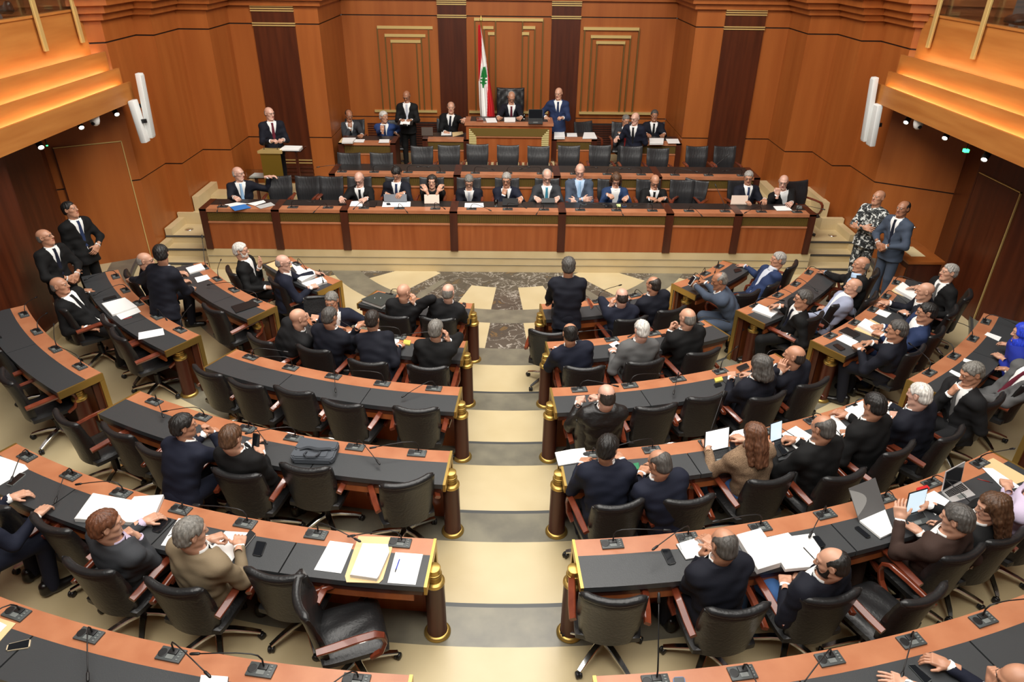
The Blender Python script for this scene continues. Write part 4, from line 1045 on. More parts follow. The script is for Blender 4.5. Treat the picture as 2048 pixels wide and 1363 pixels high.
    op = kind in ('suit', 'leather', 'open')
    def vh(s): return .004+np.clip(s-(.17*sc if kind != 'open' else .02), 0, 1)*(.25 if kind != 'open' else .17)
    if op:
        dv = (np.abs(xl)-vh(s_))*.96
        inz = (s_ > .05) & (s_ < .5*sc) & (yf > 0)
        v.V[q] -= np.where(inz & (dv > -.01), .007*np.clip(1-np.abs(dv-.022)/.032, 0, 1), 0).astype(np.float32)
        carve = np.maximum(np.maximum(dv, .035-yf), np.abs(s_-.4*sc)-.4*sc); v.V[q] = np.maximum(v.V[q], -carve)
    for s in (-1, 1):
        sh, E, W, hdir, nr, pose = arms[s]
        v.cap(sh, E, .068*sc, .055*sc, k=.05); fe = W-(W-E)/max(np.linalg.norm(W-E), 1e-4)*.036
        v.cap(E, fe, .054*sc, .041*sc, k=.02)
    ph = rs.rand(8)*6.28; A_ = .0052 if kind != 'leather' else .006
    v.V[q] += (A_*(np.sin(s_*46+xl*17*np.sign(rs.rand()-.5)+ph[0]+1.3*np.sin(xl*14+ph[1]))*.55+np.sin(s_*27-xl*31+yf*22+ph[2])*.45+np.sin(s_*75+yf*40+ph[3]+np.sin(xl*22+ph[4]))*.25)).astype(np.float32)
    for i in range(9):                                # folded collar round the back of the neck
        an0, an1 = (math.radians(-115+i*230/9+k_*230/9) for k_ in (0, 1)); ring = lambda w_: N+t*(.012+.012*math.cos(w_))*sc+tf*(.012-.068*math.cos(w_))*sc+tr*(.076*math.sin(w_))*sc
        v.cap(ring(an0), ring(an1), .014*sc, k=.012)
    # neck opening
    v.cap(N-t*.01+tf*.014, N+t*.16+tf*.03, .064*sc, .072*sc, k=.006, sub=True)
    P, Q = v.mesh(); P = relax(P, Q, 1, .35)
    child({'suit': 'jacket', 'leather': 'leather_jacket', 'open': 'jacket', 'top': 'top', 'knit': 'cardigan', 'uniform': 'uniform_shirt'}[kind], np_mesh('jacket', P-org, Q, cloth(suit if kind != 'leather' else 'leather')))
    # ---- shirt: collar, front and cuffs
    if kind in ('suit', 'leather', 'open'):
        sp = []
        ca = unit(t*.85+tf*.15)
        sp.append((*lathe_np(N+t*.004+tf*.012, ca, [(.071*sc, -.02), (.069*sc, .015), (.066*sc, .043), (.062*sc, .043), (.058*sc, -.02)], 20), 0))
        n, mm = 12, 8; G = []; s0, s1 = -.06*sc, .505*sc
        for i in range(n+1):
            s = s0+(s1-s0)*i/n; w = np.interp(s, ss, swd); d = np.interp(s, ss, sdp); hwid = min(vh(s)+.03, w*.8)
            for j in range(mm+1):
                x = hwid*(-1+2*j/mm); yy = d*(1-min(abs(x/w), .98)**2.5)**.4-.013+spine(s); G.append(Pv+tr*x+tf*yy+t*s)
        Q2 = [(i*(mm+1)+j, i*(mm+1)+j+1, (i+1)*(mm+1)+j+1, (i+1)*(mm+1)+j) for i in range(n) for j in range(mm)]
        sp.append((np.array(G, np.float32), np.array(Q2, np.int32)[:, ::-1], 0))
        for s in (-1, 1):
            sh, E, W, hdir, nr, pose = arms[s]; P, Q = lathe_np(W+unit(E-W)*.02, W-E, [(.036*sc, -.02), (.037*sc, .022), (.031*sc, .022), (.031*sc, -.02)], 14); child('shirt_cuff', np_mesh('shirt_cuff', P-org, Q, cloth(shirt)))
        P, Q, mi = join(sp); child('shirt', np_mesh('shirt', P-org, Q, cloth(shirt)))
        if tie:
            G = []; n = 14; 
            for i in range(n+1):
                u_ = i/n; s = .49*sc-(.38*sc)*u_; w = np.interp(s, ss, swd); d = np.interp(s, ss, sdp)
                hw_ = .021 if u_ < .08 else .015+.026*u_
                for x, o in ((-hw_, -.009), (-hw_*.6, .0), (0, .004+.008*(u_ < .08)), (hw_*.6, .0), (hw_, -.009)):
                    yy = d*(1-min(abs(x/w), .98)**2.5)**.4+.0+spine(s)+o; G.append(Pv+tr*x+tf*yy+t*s)
            Q2 = [(i*5+j, (i+1)*5+j, (i+1)*5+j+1, i*5+j+1) for i in range(n) for j in range(4)]
            child('tie', np_mesh('tie', np.array(G, np.float32)-org, np.array(Q2, np.int32), cloth(tie)))
    # ---- trousers and shoes
    pts = [p for s in (-1, 1) for p in lg[s]]+[Pv]
    v = Vox(np.min(pts, 0)-.13, np.max(pts, 0)+.13, .018)
    v.ell(Pv+U*.0, (.165*sc, .135*sc, .13*sc), .04, M=[(r[0], r[1], 0), (f[0], f[1], 0), (0, 0, 1)])
    for s in (-1, 1):
        hip, kn, an = lg[s]; v.cap(hip, kn, .092*sc, .072*sc, k=.04); v.cap(kn, an-U*.03, .070*sc, .056*sc, k=.02)
    P, Q = v.mesh(); P = relax(P, Q, 1, .4); child('trousers', np_mesh('trousers', P-org, Q, cloth(trousers or (suit if suit in CLO and kind != 'knit' else 'black'))))
    for s in (-1, 1):
        an = lg[s][2]; q = an-org; toe = f+r*s*.2; an_ = math.atan2(toe[0], toe[1])
        child('shoe', SHOE, Matrix.Translation((q[0], q[1], max(0, q[2]-.095))) @ Matrix.Rotation(-an_, 4, 'Z'))
    return dict(Hc=Hc, N=N, Pv=Pv, f=f, r=r, arms=arms, body=body, org=org)
Z1, Z2, Z3 = .40, .62, .70
def R(d): return (d,)
# ---- ministers bench (facing the camera, py_plane=12.42, tuck=True, desk=.755)
person('white-fringed bald man in pale blue tie stretching his arm over the next chair, ministers bench', 477, 346, Z1, hd=160, hy=-55, hp=2, lean=2, side=0, L=(545, 352, .98, 'relax'), R=(474, 397, .78, 'hold'), suit='dnavy', tie='lblue', hair='fringe', hcol='white', sk='p', sc=1.04, belly=.03, glasses=True, py_plane=12.42, tuck=True, desk=.755)
person('bald man in black suit and black tie reading papers, ministers bench', 718, 357, Z1, hd=178, hy=12, hp=32, lean=8, R=(683, 399, .77, 'relax'), L=(727, 400, .77, 'flat'), suit='jet', tie='black', hair='fringe', hcol='lgrey', sk='p', glasses=True, sc=1.03, py_plane=12.42, tuck=True, desk=.755)
person('black-haired man in navy suit closing a grey laptop, ministers bench', 793, 346, Z1, hd=182, hy=14, hp=36, lean=4, side=-3, R=(778, 392, .74, 'relax'), L=(800, 389, .84, 'relax'), suit='dnavy', tie='blue', hair='thick', hcol='black', sk='b', sc=1.03, py_plane=12.42, tuck=True, desk=.755)
person('dark-haired woman in black top with both hands at her neck, ministers bench', 864, 362, Z1, hd=180, hy=2, hp=4, lean=10, L=(880, 374, 1.0, 'relax', (-.2, -.4, .8), (.6, .3, .6)), R=(849, 374, 1.0, 'relax', (-.2, .4, .8), (.6, -.3, .6)), suit='jet', hair='bob', hcol='dark', sk='a', sc=.95, kind='top', py_plane=12.42, tuck=True, desk=.755)
person('grey-haired man with crossed arms and striped tie looking down, ministers bench', 938, 362, Z1, hd=180, hy=-4, hp=34, lean=18, L='X', R='X', suit='dnavy', tie='silver', hair='short', hcol='grey', sk='a', sc=1.02, py_plane=12.42, tuck=True, desk=.755)
person('grey-haired man with glasses, one hand on his chin, black tablet before him, ministers bench', 1013, 358, Z1, hd=182, hy=6, hp=18, lean=9, R='C', L=(1040, 399, .77, 'relax'), suit='navy', tie='black', hair='short', hcol='lgrey', sk='b', glasses=True, sc=1.04, py_plane=12.42, tuck=True, desk=.755)
person('stout white-haired man with moustache and teal tie reading a tablet, ministers bench', 1094, 352, Z1, hd=180, hy=-6, hp=30, lean=6, L=(1112, 399, .78, 'hold'), R=(1076, 399, .78, 'hold'), suit='dgrey', tie='teal', hair='thin', hcol='lgrey', sk='p', glasses=True, beard='moustache', sc=1.07, belly=.03, py_plane=12.42, tuck=True, desk=.755)
person('old bald man in grey-blue suit with crossed arms and pale blue tie, ministers bench', 1160, 341, Z1, hd=180, hy=3, hp=24, lean=0, L='X', R='X', suit='steel', shirt='sky', tie='lblue', hair='fringe', hcol='grey', sk='p', sc=1.07, belly=.03, py_plane=12.42, tuck=True, desk=.755)
person('brown-haired woman in denim blue jacket and white top looking at her phone, ministers bench', 1232, 359, Z1, hd=180, hy=2, hp=34, lean=6, L=(1251, 397, .78, 'hold'), R=(1222, 392, .84, 'hold'), suit='denim', hair='long', hcol='brown', sk='a', glasses=True, sc=.98, kind='open', py_plane=12.42, tuck=True, desk=.755)
person('bald man with glasses and black suit typing on a phone, ministers bench', 1310, 362, Z1, hd=180, hy=-4, hp=32, lean=10, L='d', R='d', suit='jet', tie='black', hair='fringe', hcol='dark', sk='b', glasses=True, py_plane=12.42, tuck=True, desk=.755)
person('grey-haired man in navy suit behind a pale tablet, ministers bench', 1497, 354, Z1, hd=172, hy=22, hp=14, lean=-2, L='D', R='D', suit='dnavy', tie='blue', hair='short', hcol='lgrey', sk='b', glasses=True, py_plane=12.42, tuck=True, desk=.755)
person('bald man leaning with hand over his mouth, right end of ministers bench', 1567, 363, Z1, hd=172, hy=30, hp=12, lean=4, side=12, R=(1556, 380, .98, 'fist', (-.1, 0, 1), (1, 0, .2)), L=(1580, 408, .77, 'flat'), suit='jet', hair='fringe', hcol='dark', sk='p', glasses=True, sc=1.06, belly=.03, py_plane=12.42, tuck=True, desk=.755)
# ---- upper podium
person('bald man with glasses and maroon tie standing behind the brass lectern', 539, 226, Z2, 't', 150, -25, 6, lean=2, L='H', R='H', suit='dnavy', tie='maroon', hair='fringe', hcol='lgrey', sk='p', glasses=True, hz=1.62)
person('dark-skinned bald clerk in grey suit with hand on chin, left podium corner', 698, 230, Z3, hd=172, hy=-18, hp=16, lean=8, R='C', L=(722, 272, .78, 'flat'), suit='mgrey', tie='black', hair='thin', hcol='dark', sk='c', py_plane=15.8)
person('white-haired clerk in bright blue suit turning with one hand raised, left podium corner', 768, 233, Z3, hd=176, hy=-45, hp=0, lean=4, R=(765, 254, .98, 'fist', (-.1, 0, 1), (1, 0, .2)), L=(795, 268, .66, 'relax'), suit='bblue', tie='blue', hair='thick', hcol='white', sk='b', py_plane=15.8)
clip = person('standing bald man in black suit writing on a clipboard', 813, 192, Z3, 't', 180, 12, 28, lean=0, R='H', L='H', suit='jet', tie='silver', hair='fringe', hcol='dark', sk='c', glasses=True, sc=.95, py_plane=15.6, belly=.03)
person('grey-haired clerk in black suit leaning an elbow on the presiding desk', 902, 214, Z3, hd=180, hy=-4, hp=4, lean=4, side=-6, L=(928, 240, 1.10, 'relax'), R=(893, 266, .78, 'flat'), suit='jet', tie='dnavy', hair='thin', hcol='grey', sk='a', py_plane=15.95, sc=1.03)
person('elderly man in dark suit and maroon tie presiding from the tufted chair', 1023, 194, 1.0, hd=180, hy=-8, hp=34, lean=10, L=(1040, 236, .87, 'flat'), R=(998, 236, .87, 'flat'), suit='dnavy', tie='maroon', hair='thin', hcol='lgrey', sk='b', py_plane=15.95, sc=1.03)
person('standing bald man in navy suit and blue tie beside the presiding desk', 1117, 186, Z3, 't', 184, 20, 12, lean=3, R=(1092, 238, 1.12, 'flat'), L='H', suit='blue', shirt='white', tie='blue', hair='fringe', hcol='grey', sk='a', py_plane=15.62, sc=1.0)
person('seated grey-haired clerk with red striped tie behind the stooping man', 1252, 240, Z3, hd=176, hy=-10, hp=16, lean=4, L='D', R=(1246, 268, .80, 'hold'), suit='dgrey', tie='red', hair='short', hcol='grey', sk='b', py_plane=15.75)
person('stooping bald man with glasses in navy suit getting up behind the rear bench', 1270, 236, Z2, 't', 205, 22, 14, lean=12, R=(1232, 278, .98, 'relax'), L=(1270, 268, 1.02, 'fist'), suit='navy', tie='black', hair='fringe', hcol='lgrey', sk='p', glasses=True, py_plane=14.75, sc=.98, legs={1: lambda h, k, an, f, r, U: (h-U*.40+f*.14, an+f*.05)})
person('short-haired clerk in black suit at the right podium corner desk', 1309, 230, Z3, hd=182, hy=2, hp=4, lean=2, L='D', R='D', suit='dnavy', tie='black', hair='short', hcol='dgrey', sk='c', py_plane=15.85)
# ---- standing along the side walls
person('standing man in black suit and blue tie looking up, by the left wall', 140, 418, .12, 't', 112, -22, -10, L='F', R='S', suit='jet', tie='blue', hair='short', hcol='black', sk='b', lean=0, hz=1.60, belly=.03)
person('standing bald man with glasses against the left gallery pier', 90, 473, .18, 't', 108, -24, -10, L='F', R='F', suit='jet', tie='navy', hair='fringe', hcol='grey', sk='b', glasses=True, lean=-2, hz=1.52, sc=.96)
person('bald guard in black and white camouflage with crossed arms by the right wall', 1757, 394, .10, 't', -118, 6, -8, L='X', R='X', suit='camo', trousers='camo', hair=None, sk='b', lean=-2, hz=1.60, kind='uniform')
person('standing dark-haired man in blue suit with clasped hands by the right wall', 1806, 416, .14, 't', -112, -4, 0, L='F', R='F', suit='steel', tie='navy', hair='thin', hcol='black', sk='c', lean=2, hz=1.60)
# ---- outer left block
person('balding man in black suit leaning back, hand on the next chair, third row outer left', 120, 570, FLZ['c'], hd=98, hy=-14, hp=-4, lean=-12, L=(176, 579, .86, 'relax'), R=(190, 655, .62, 'relax'), suit='jet', tie='black', hair='fringe', hcol='grey', sk='b', belly=.04)
person('bald grey-haired man half hidden behind the standing man, outer left block', 291, 520, FLZ['d'], hd=60, hy=14, hp=10, lean=10, L='D', R='D', suit='dnavy', hair='fringe', hcol='lgrey', sk='a', glasses=True)
person('standing dark-haired man in navy suit seen from behind, outer left block', 322, 507, FLZ['d'], 't', 22, -40, 16, lean=14, L=(247, 563, .92, 'relax'), R=(385, 575, .95, 'relax'), suit='dnavy', hair='thick', hcol='black', sk='b', hz=1.57, sc=1.04)
person('white-bearded man with glasses gesturing with one hand, front row outer left', 482, 500, FLZ['e'], hd=88, hy=-4, hp=2, lean=0, L=(522, 524, .98, 'relax', (.4, 0, .8), (.7, -.3, .2)), R=(413+0, 0, .7) if False else 'A', suit='jet', hair='thick', hcol='white', sk='a', beard='beard', glasses=True)
person('bald old man in navy suit holding papers, front row outer left', 567, 524, FLZ['e'], hd=72, hy=10, hp=8, lean=20, L=(640, 545, .82, 'relax'), R=(632, 571, .82, 'hold'), suit='navy', hair='fringe', hcol='lgrey', sk='p', glasses=True)
# ---- inner left block
person('grey-haired man turned round to face the second row, inner left block', 663, 601, FLZ['e'], hd=165, hy=22, hp=14, lean=8, side=6, L=(695, 640, .84, 'relax'), R=(640, 636, .84, 'relax'), suit='navy', hair='short', hcol='grey', sk='b')
person('bald man with hand at his face, front row beside a binder', 808, 583, FLZ['e'], hd=6, hy=28, hp=4, lean=12, L='D', R='K', suit='black', hair=None, sk='a', glasses=True)
person('bald man in black suit seen from behind, front row end seat left of the aisle', 897, 583, FLZ['e'], hd=5, hy=10, hp=10, lean=12, L='D', R='d', suit='black', hair='fringe', hcol='grey', sk='p')
person('bald man in dark grey suit leaning towards his turned colleague, second row left', 598, 634, FLZ['d'], hd=42, hy=12, hp=4, lean=22, side=4, L=(612, 628, 1.05, 'fist'), R=(630, 632, .98, 'hold'), suit='black', hair=None, sk='a', sc=1.03)
person('grey-haired man in navy suit seen from behind, second row between two men', 660, 632, FLZ['d'], hd=18, hy=6, hp=16, lean=18, L='D', R=(700, 661, .80, 'relax'), suit='dnavy', hair='short', hcol='dgrey', sk='b', sc=1.03)
person('dark-haired man with reading at hand and greying temples, second row left', 745, 638, FLZ['d'], hd=12, hy=-4, hp=14, lean=14, L=(722, 645, 1.0, 'fist'), R=(803, 688, .80, 'hold'), suit='dnavy', hair='short', hcol='dark', sk='b', sc=1.03)
person('short grey-haired man holding hand to his ear, second row end seat left', 872, 657, FLZ['d'], hd=5, hy=8, hp=8, lean=12, L='D', R='K', suit='jet', hair='short', hcol='grey', sk='a', sc=1.03)
person('black-haired man in navy suit with hand at his face, fourth row left', 368, 850, FLZ['b'], hd=24, hy=30, hp=6, lean=20, L='D', R=(414, 852, 1.06, 'fist', (-.2, -.2, .9), (.8, .2, 0)), suit='navy', hair='thick', hcol='black', sk='b')
person('brown-haired man in black suit looking at the phone in his hand, fourth row left', 463, 874, FLZ['b'], hd=20, hy=-6, hp=18, lean=14, L='D', R=(518, 893, .92, 'hold'), suit='jet', hair='thick', hcol='brown', sk='a', sc=1.02)
person('red-haired man in dark grey suit resting his cheek on his hand, fifth row left', 213, 1048, FLZ['a'], hd=26, hy=26, hp=8, lean=12, L='D', R=(262, 1062, 1.0, 'fist', (-.3, -.2, .85), (.8, .3, 0)), suit='mgrey', shirt='lilac', hair='thick', hcol='red', sk='a', sc=1.03)
person('grey-haired man in tan suit handling papers, fifth row left', 383, 1064, FLZ['a'], hd=22, hy=22, hp=12, lean=16, L=(440, 1071, .90, 'hold'), R=(480, 1076, .84, 'relax'), suit='tan', hair='thick', hcol='grey', sk='a', sc=1.04)
person('person in dark navy suit cut by the left edge, fifth row', -85, 985, FLZ['a'], hd=32, hy=0, hp=10, lean=10, suit='navy', hair='short', hcol='dark')
# ---- inner right block
person('standing grey-haired man in navy suit seen from behind, front row right of the aisle', 1137, 531, FLZ['e'], 't', -2, 4, 8, lean=8, L='D', R='D', desk=.92, suit='dnavy', hair='thick', hcol='dgrey', sk='b', sc=1.02, hz=1.62)
person('bald man in navy suit with hand to his cheek, front row right of the aisle', 1243, 592, FLZ['e'], hd=-6, hy=-6, hp=12, lean=16, L='K', R='D', suit='navy', hair='fringe', hcol='dark', sk='p')
person('balding dark-haired man in navy suit turned half left, front row right', 1306, 568, FLZ['e'], hd=-18, hy=-24, hp=6, lean=10, L='D', R='D', suit='dnavy', hair='thin', hcol='dark', sk='b')
person('dark balding man in navy suit at the aisle seat, second row right', 1140, 665, FLZ['d'], hd=-4, hy=-4, hp=14, lean=16, L='d', R='d', suit='navy', hair='thin', hcol='black', sk='b', sc=1.04)
person('white-haired man in grey suit, second row right of the aisle', 1283, 658, FLZ['d'], hd=-12, hy=-2, hp=12, lean=16, L=(1224, 698, .81, 'relax'), R='D', suit='grey', hair='short', hcol='white', sk='p', sc=1.03)
person('balding grey man in black suit with hands raised to his chin, second row right', 1374, 634, FLZ['d'], hd=-20, hy=-10, hp=10, lean=12, L=(1345, 648, 1.0, 'hold', (.2, .3, .8), (.6, -.5, 0)), R=(1352, 652, .96, 'fist'), suit='jet', hair='fringe', hcol='grey', sk='a', sc=1.05)
person('bald man in black leather jacket holding his hands up, third row right of the aisle', 1212, 790, FLZ['c'], hd=-8, hy=-6, hp=16, lean=8, L=(1161, 795, .94, 'fist'), R=(1186, 792, .92, 'fist'), suit='jet', hair='fringe', hcol='dark', sk='p', kind='leather', sc=1.04, belly=.03)
person('man with long wavy grey hair in navy suit, third row right', 1521, 730, FLZ['c'], hd=-26, hy=-2, hp=14, lean=16, L=(1463, 746, .90, 'hold'), R=(1490, 746, .86, 'hold'), suit='dnavy', hair='mane', hcol='dgrey', sk='a', sc=1.03)
person('balding man with short beard and hand to his face, third row right end', 1588, 710, FLZ['c'], hd=-30, hy=-22, hp=4, lean=14, L='K', R='D', suit='dnavy', hair='fringe', hcol='dark', sk='b', sc=1.04)
person('black-haired man in navy suit turning to his neighbour, fourth row aisle seat right', 1216, 894, FLZ['b'], hd=0, hy=30, hp=16, lean=26, L=(1170, 918, .80, 'relax'), R='D', suit='navy', hair='thick', hcol='black', sk='b', sc=1.04)
person('balding grey man in navy suit bending to the left, fourth row right of the aisle', 1318, 924, FLZ['b'], hd=-14, hy=-22, hp=22, lean=24, side=-4, L=(1290, 935, .82, 'hold'), R='D', suit='navy', hair='thin', hcol='dgrey', sk='b', sc=1.03)
person('woman with long auburn hair and tweed cardigan, fourth row right', 1508, 868, FLZ['b'], hd=-16, hy=-8, hp=16, lean=10, L='D', R='D', suit='tweed', trousers='jeans', hair='long', hcol='auburn', sk='a', kind='knit', sc=.98)
person('bald man in black suit looking down at a notebook, fourth row right', 1645, 854, FLZ['b'], hd=-24, hy=-4, hp=14, lean=16, L='D', R='d', suit='jet', hair='thin', hcol='dgrey', sk='b', sc=1.05)
person('young black-haired man in black jacket writing, fourth row right', 1748, 809, FLZ['b'], hd=-26, hy=6, hp=18, lean=18, L=(1690, 862, .82, 'hold'), R='D', suit='jet', hair='thick', hcol='black', sk='b', sc=1.03)
person('white-haired man in navy suit holding a green pen, fourth row right end', 1838, 788, FLZ['b'], hd=-28, hy=-4, hp=14, lean=14, L=(1790, 826, .86, 'hold'), R='D', suit='dnavy', hair='short', hcol='white', sk='p', sc=1.05)
person('bald man in navy suit with hands at his face, fifth row right of the aisle', 1447, 1086, FLZ['a'], hd=-14, hy=0, hp=14, lean=18, L=(1414, 1094, 1.0, 'fist', (-.1, .3, .9), (.8, -.3, 0)), R='D', suit='dnavy', hair='thin', hcol='dgrey', sk='b', sc=1.04)
person('bearded balding man in navy suit with hands in his lap, fifth row right', 1663, 1124, FLZ['a'], hd=-26, hy=-34, hp=12, lean=2, L=(1570, 1154, .72, 'hold'), R=(1592, 1152, .70, 'hold'), suit='dnavy', trousers='jeans', hair='thin', hcol='black', sk='a', beard='beard', sc=1.02)
person('grey-haired man in brown suit holding up a tablet, fifth row right', 1913, 1036, FLZ['a'], hd=-32, hy=-6, hp=14, lean=10, L=(1800, 1018, .98, 'relax', (.4, .2, .8), (-.3, -.8, 0)), R=(1880, 1046, .82, 'relax'), suit='brown', hair='thick', hcol='dgrey', sk='a', sc=1.02)
person('woman with brown wavy hair in black jacket turned left, fifth row right', 1983, 1012, FLZ['a'], hd=-55, hy=-22, hp=16, lean=8, L='D', R='D', suit='jet', hair='long', hcol='brown', sk='a', kind='open', sc=.98)
person('person reaching in from the right edge with a phone, fifth row', 2085, 965, FLZ['a'], hd=-45, hy=0, hp=10, lean=10, L=(2012, 962, .92, 'hold'), R=(2030, 1000, .84, 'relax'), suit='lilac', hair='short', hcol='dark', kind='top')
person('bald man at the lower right edge with clenched hand raised, sixth row', 2035, 1362, FLZ['z'], hd=-38, hy=-30, hp=20, lean=16, L=(1985, 1345, .98, 'fist', (.2, .2, .8), (.6, -.5, .2)), R='D', suit='navy', hair='fringe', hcol='grey', sk='b', glasses=True)
person('person below the frame laying one hand on the sixth row desk', 1850, 1420, FLZ['z'], hd=-30, hy=0, hp=20, lean=14, L=(1792, 1352, .785, 'flat', (.75, -.65, 0), (0, 0, 1)), R='L', suit='navy', hair='short', hcol='dark', sk='a')
# ---- outer right block
person('grey-haired man in slate suit hunched over his phone, front row outer right', 1438, 560, FLZ['e'], hd=-76, hy=-4, hp=22, lean=30, L=(1385, 566, .90, 'hold'), R=(1404, 561, .86, 'hold'), suit='steel', hair='thin', hcol='grey', sk='c', sc=1.03)
person('grey-haired man in blue jacket stretching one arm along the desk, front row outer right', 1556, 518, FLZ['e'], hd=-98, hy=14, hp=2, lean=-8, R=(1482, 529, .80, 'relax'), L=(1516, 572, .66, 'relax'), suit='blue', trousers='navy', shirt='silver', hair='short', hcol='lgrey', sk='b')
person('bald man in pale blue shirt with arm along the desk, second row outer right', 1722, 528, FLZ['d'], hd=-92, hy=12, hp=2, lean=-10, R=(1645, 542, .80, 'relax'), L='L', suit='jet', shirt='sky', hair='fringe', hcol='grey', sk='b')
person('bald man in lavender grey jacket and jeans slumped sideways, second row outer right', 1706, 572, FLZ['d'], hd=-80, hy=2, hp=0, lean=-8, side=6, R=(1660, 612, .62, 'relax'), L='L', suit='lav', trousers='jeans', hair='fringe', hcol='grey', sk='a')
person('dark-haired man with glasses holding a pen over papers, second row outer right', 1606, 596, FLZ['d'], hd=-92, hy=14, hp=4, lean=-4, R=(1545, 610, .86, 'hold'), L=(1562, 668, .62, 'relax'), suit='jet', tie='navy', hair='thick', hcol='dgrey', sk='b', glasses=True, belly=.03)
person('white-haired man in black suit and grey tie sitting upright, third row outer right', 1898, 543, FLZ['c'], hd=-95, hy=12, hp=0, lean=-4, R=(1826, 574, .84, 'flat'), L='A', suit='jet', tie='grey', hair='short', hcol='lgrey', sk='a')
person('bald man in navy suit leaning on his desk, third row outer right', 1850, 581, FLZ['c'], hd=-60, hy=-6, hp=10, lean=14, R='D', L=(1805, 622, .80, 'relax'), suit='dnavy', hair=None, sk='a')
person('black-haired man with glasses in blue suit, third row outer right', 1853, 623, FLZ['c'], hd=-72, hy=4, hp=10, lean=14, R='D', L=(1752, 664, .82, 'hold'), suit='blue', hair='short', hcol='black', sk='b', glasses=True, sc=1.03)
person('dark grey-haired man with folded hands, third row outer right', 1794, 658, FLZ['c'], hd=-48, hy=-10, hp=8, lean=14, L=(1713, 690, .84, 'hold'), R=(1728, 684, .84, 'hold'), suit='dnavy', hair='short', hcol='dgrey', sk='b', sc=1.03)
person('grey-haired man covering his mouth with his fist, fourth row outer right', 1943, 745, FLZ['b'], hd=-98, hy=8, hp=24, lean=6, R='C', L=(1926, 820, .72, 'relax'), suit='black', tie='grey', hair='short', hcol='grey', sk='b', sc=1.04, sit=False)
person('woman in royal blue headscarf and blue dress, fourth row at the right edge', 2046, 664, FLZ['b'], hd=-66, hy=0, hp=12, lean=10, R=(2010, 686, .88, 'relax'), L=(1996, 710, .82, 'flat'), suit='royal', trousers='jet', hair='scarf', hcol='blue', sk='a', kind='top', sc=.98)
person('person in grey suit and maroon tie cut by the right edge, fourth row', 2082, 722, FLZ['b'], hd=-90, hy=0, hp=10, lean=0, R=(2006, 735, .82, 'relax'), L='L', suit='grey', tie='maroon', hair='short', hcol='grey', sk='b')

def clipboard():
    w = clip['arms']; c = (w[-1][2]+w[1][2])/2+clip['f']*.10-np.array([0, 0, .015]); r = empty('clipboard', c); tag(r, 'dark clipboard held by the standing bald man in black', 'clipboard')
    r.rotation_euler = (math.radians(-14), 0, PI); rbox('board', (.32, .25, .006), M_BLACK, r, bev=.002); rbox('paper', (.20, .22, .003), M_PAPER, r, (0, .0, .005), bev=0); rbox('clip', (.08, .02, .012), M_CHROME, r, (0, .11, .008), bev=.002)
clipboard()
# ================================================================== things lying on the desks
def quad_slab(bm, pts, z, th, mi=0):
    P = [at(*p, z) for p in pts]; c = sum(P, Vector())/len(P)
    fs = prism(bm, [(p.x-c.x, p.y-c.y) for p in P], 0, th, mi); return Vector((c.x, c.y, z)), fs
def flat(name, label, cat, z, pts, th=.002, m=None, group=None, edge=None, bev=0, lift=0.004):
    z = (DTOP[z] if isinstance(z, str) else z)+lift
    bm = bmesh.new(); c, fs = quad_slab(bm, pts, z, th)
    if edge:
        for f in bm.faces:
            if abs(f.normal.z) < .5: f.material_index = 1
    if bev: bmesh.ops.bevel(bm, geom=bm.edges[:], offset=bev, segments=2, affect='EDGES', profile=.5)
    o = mesh_obj(name, bm, [m or M_PAPER]+([edge] if edge else [])); o.location = c; tag(o, label, cat, group); return o
def sheet(label, z, pts, **k): return flat('paper_sheet', label, 'paper', z, pts, **{**dict(group='loose papers on the desks'), **k})
def stack(label, z, pts, th=.03, **k):
    z0 = (DTOP[z] if isinstance(z, str) else z)+.004+k.get('lift', 0)
    r = empty('paper_stack'); P = [at(*p, z0+th) for p in pts]; c = sum(P, Vector())/len(P); r.location = (c.x, c.y, z0); tag(r, label, 'papers', 'paper stacks on the desks')
    bm = bmesh.new(); prism(bm, [(p.x-c.x, p.y-c.y) for p in P], 0, th-.003); mesh_obj('page_block', bm, M_PAPERS, r)
    bm = bmesh.new(); prism(bm, [((p.x-c.x)*.985+.004, (p.y-c.y)*.985) for p in P], th-.003, th); mesh_obj('top_page', bm, M_PAPER, r); return r
def phone(label, z, pts, m=None, lift=.004):
    zz = (DTOP[z] if isinstance(z, str) else z)+lift
    r = empty('mobile_phone'); P = [at(*p, zz+.008) for p in pts]; c = sum(P, Vector())/4; r.location = (c.x, c.y, zz); tag(r, label, 'phone')
    bm = bmesh.new(); prism(bm, [(p.x-c.x, p.y-c.y) for p in P], 0, .008); bmesh.ops.bevel(bm, geom=[e for e in bm.edges if abs(e.verts[0].co.z-e.verts[1].co.z) > .004], offset=.009, segments=3, affect='EDGES'); mesh_obj('phone_case', bm, m or M_BLACK, r)
    bm = bmesh.new(); prism(bm, [((p.x-c.x)*.88, (p.y-c.y)*.91) for p in P], .008, .0088); mesh_obj('screen', bm, M_DSCREEN, r); return r
def pen(label, z, a, b, col=(30, 50, 150), rad=.004, lift=.006):
    zz = (DTOP[z] if isinstance(z, str) else z)+lift
    A = at(*a, zz); B = at(*b, zz); c = (A+B)/2; d = (B-A).normalized()
    r = empty('pen', c); tag(r, label, 'pen'); bm = bmesh.new(); tube(bm, [A-c, (B-c)*.55], rad, 7); mesh_obj('barrel', bm, mat('pen_'+'_'.join(map(str, col)), col, .35), r, True)
    bm = bmesh.new(); tube(bm, [(B-c)*.56, B-c-d*.008, B-c], [rad, rad*.9, .001], 7); mesh_obj('nib', bm, M_BLACK, r, True); return r
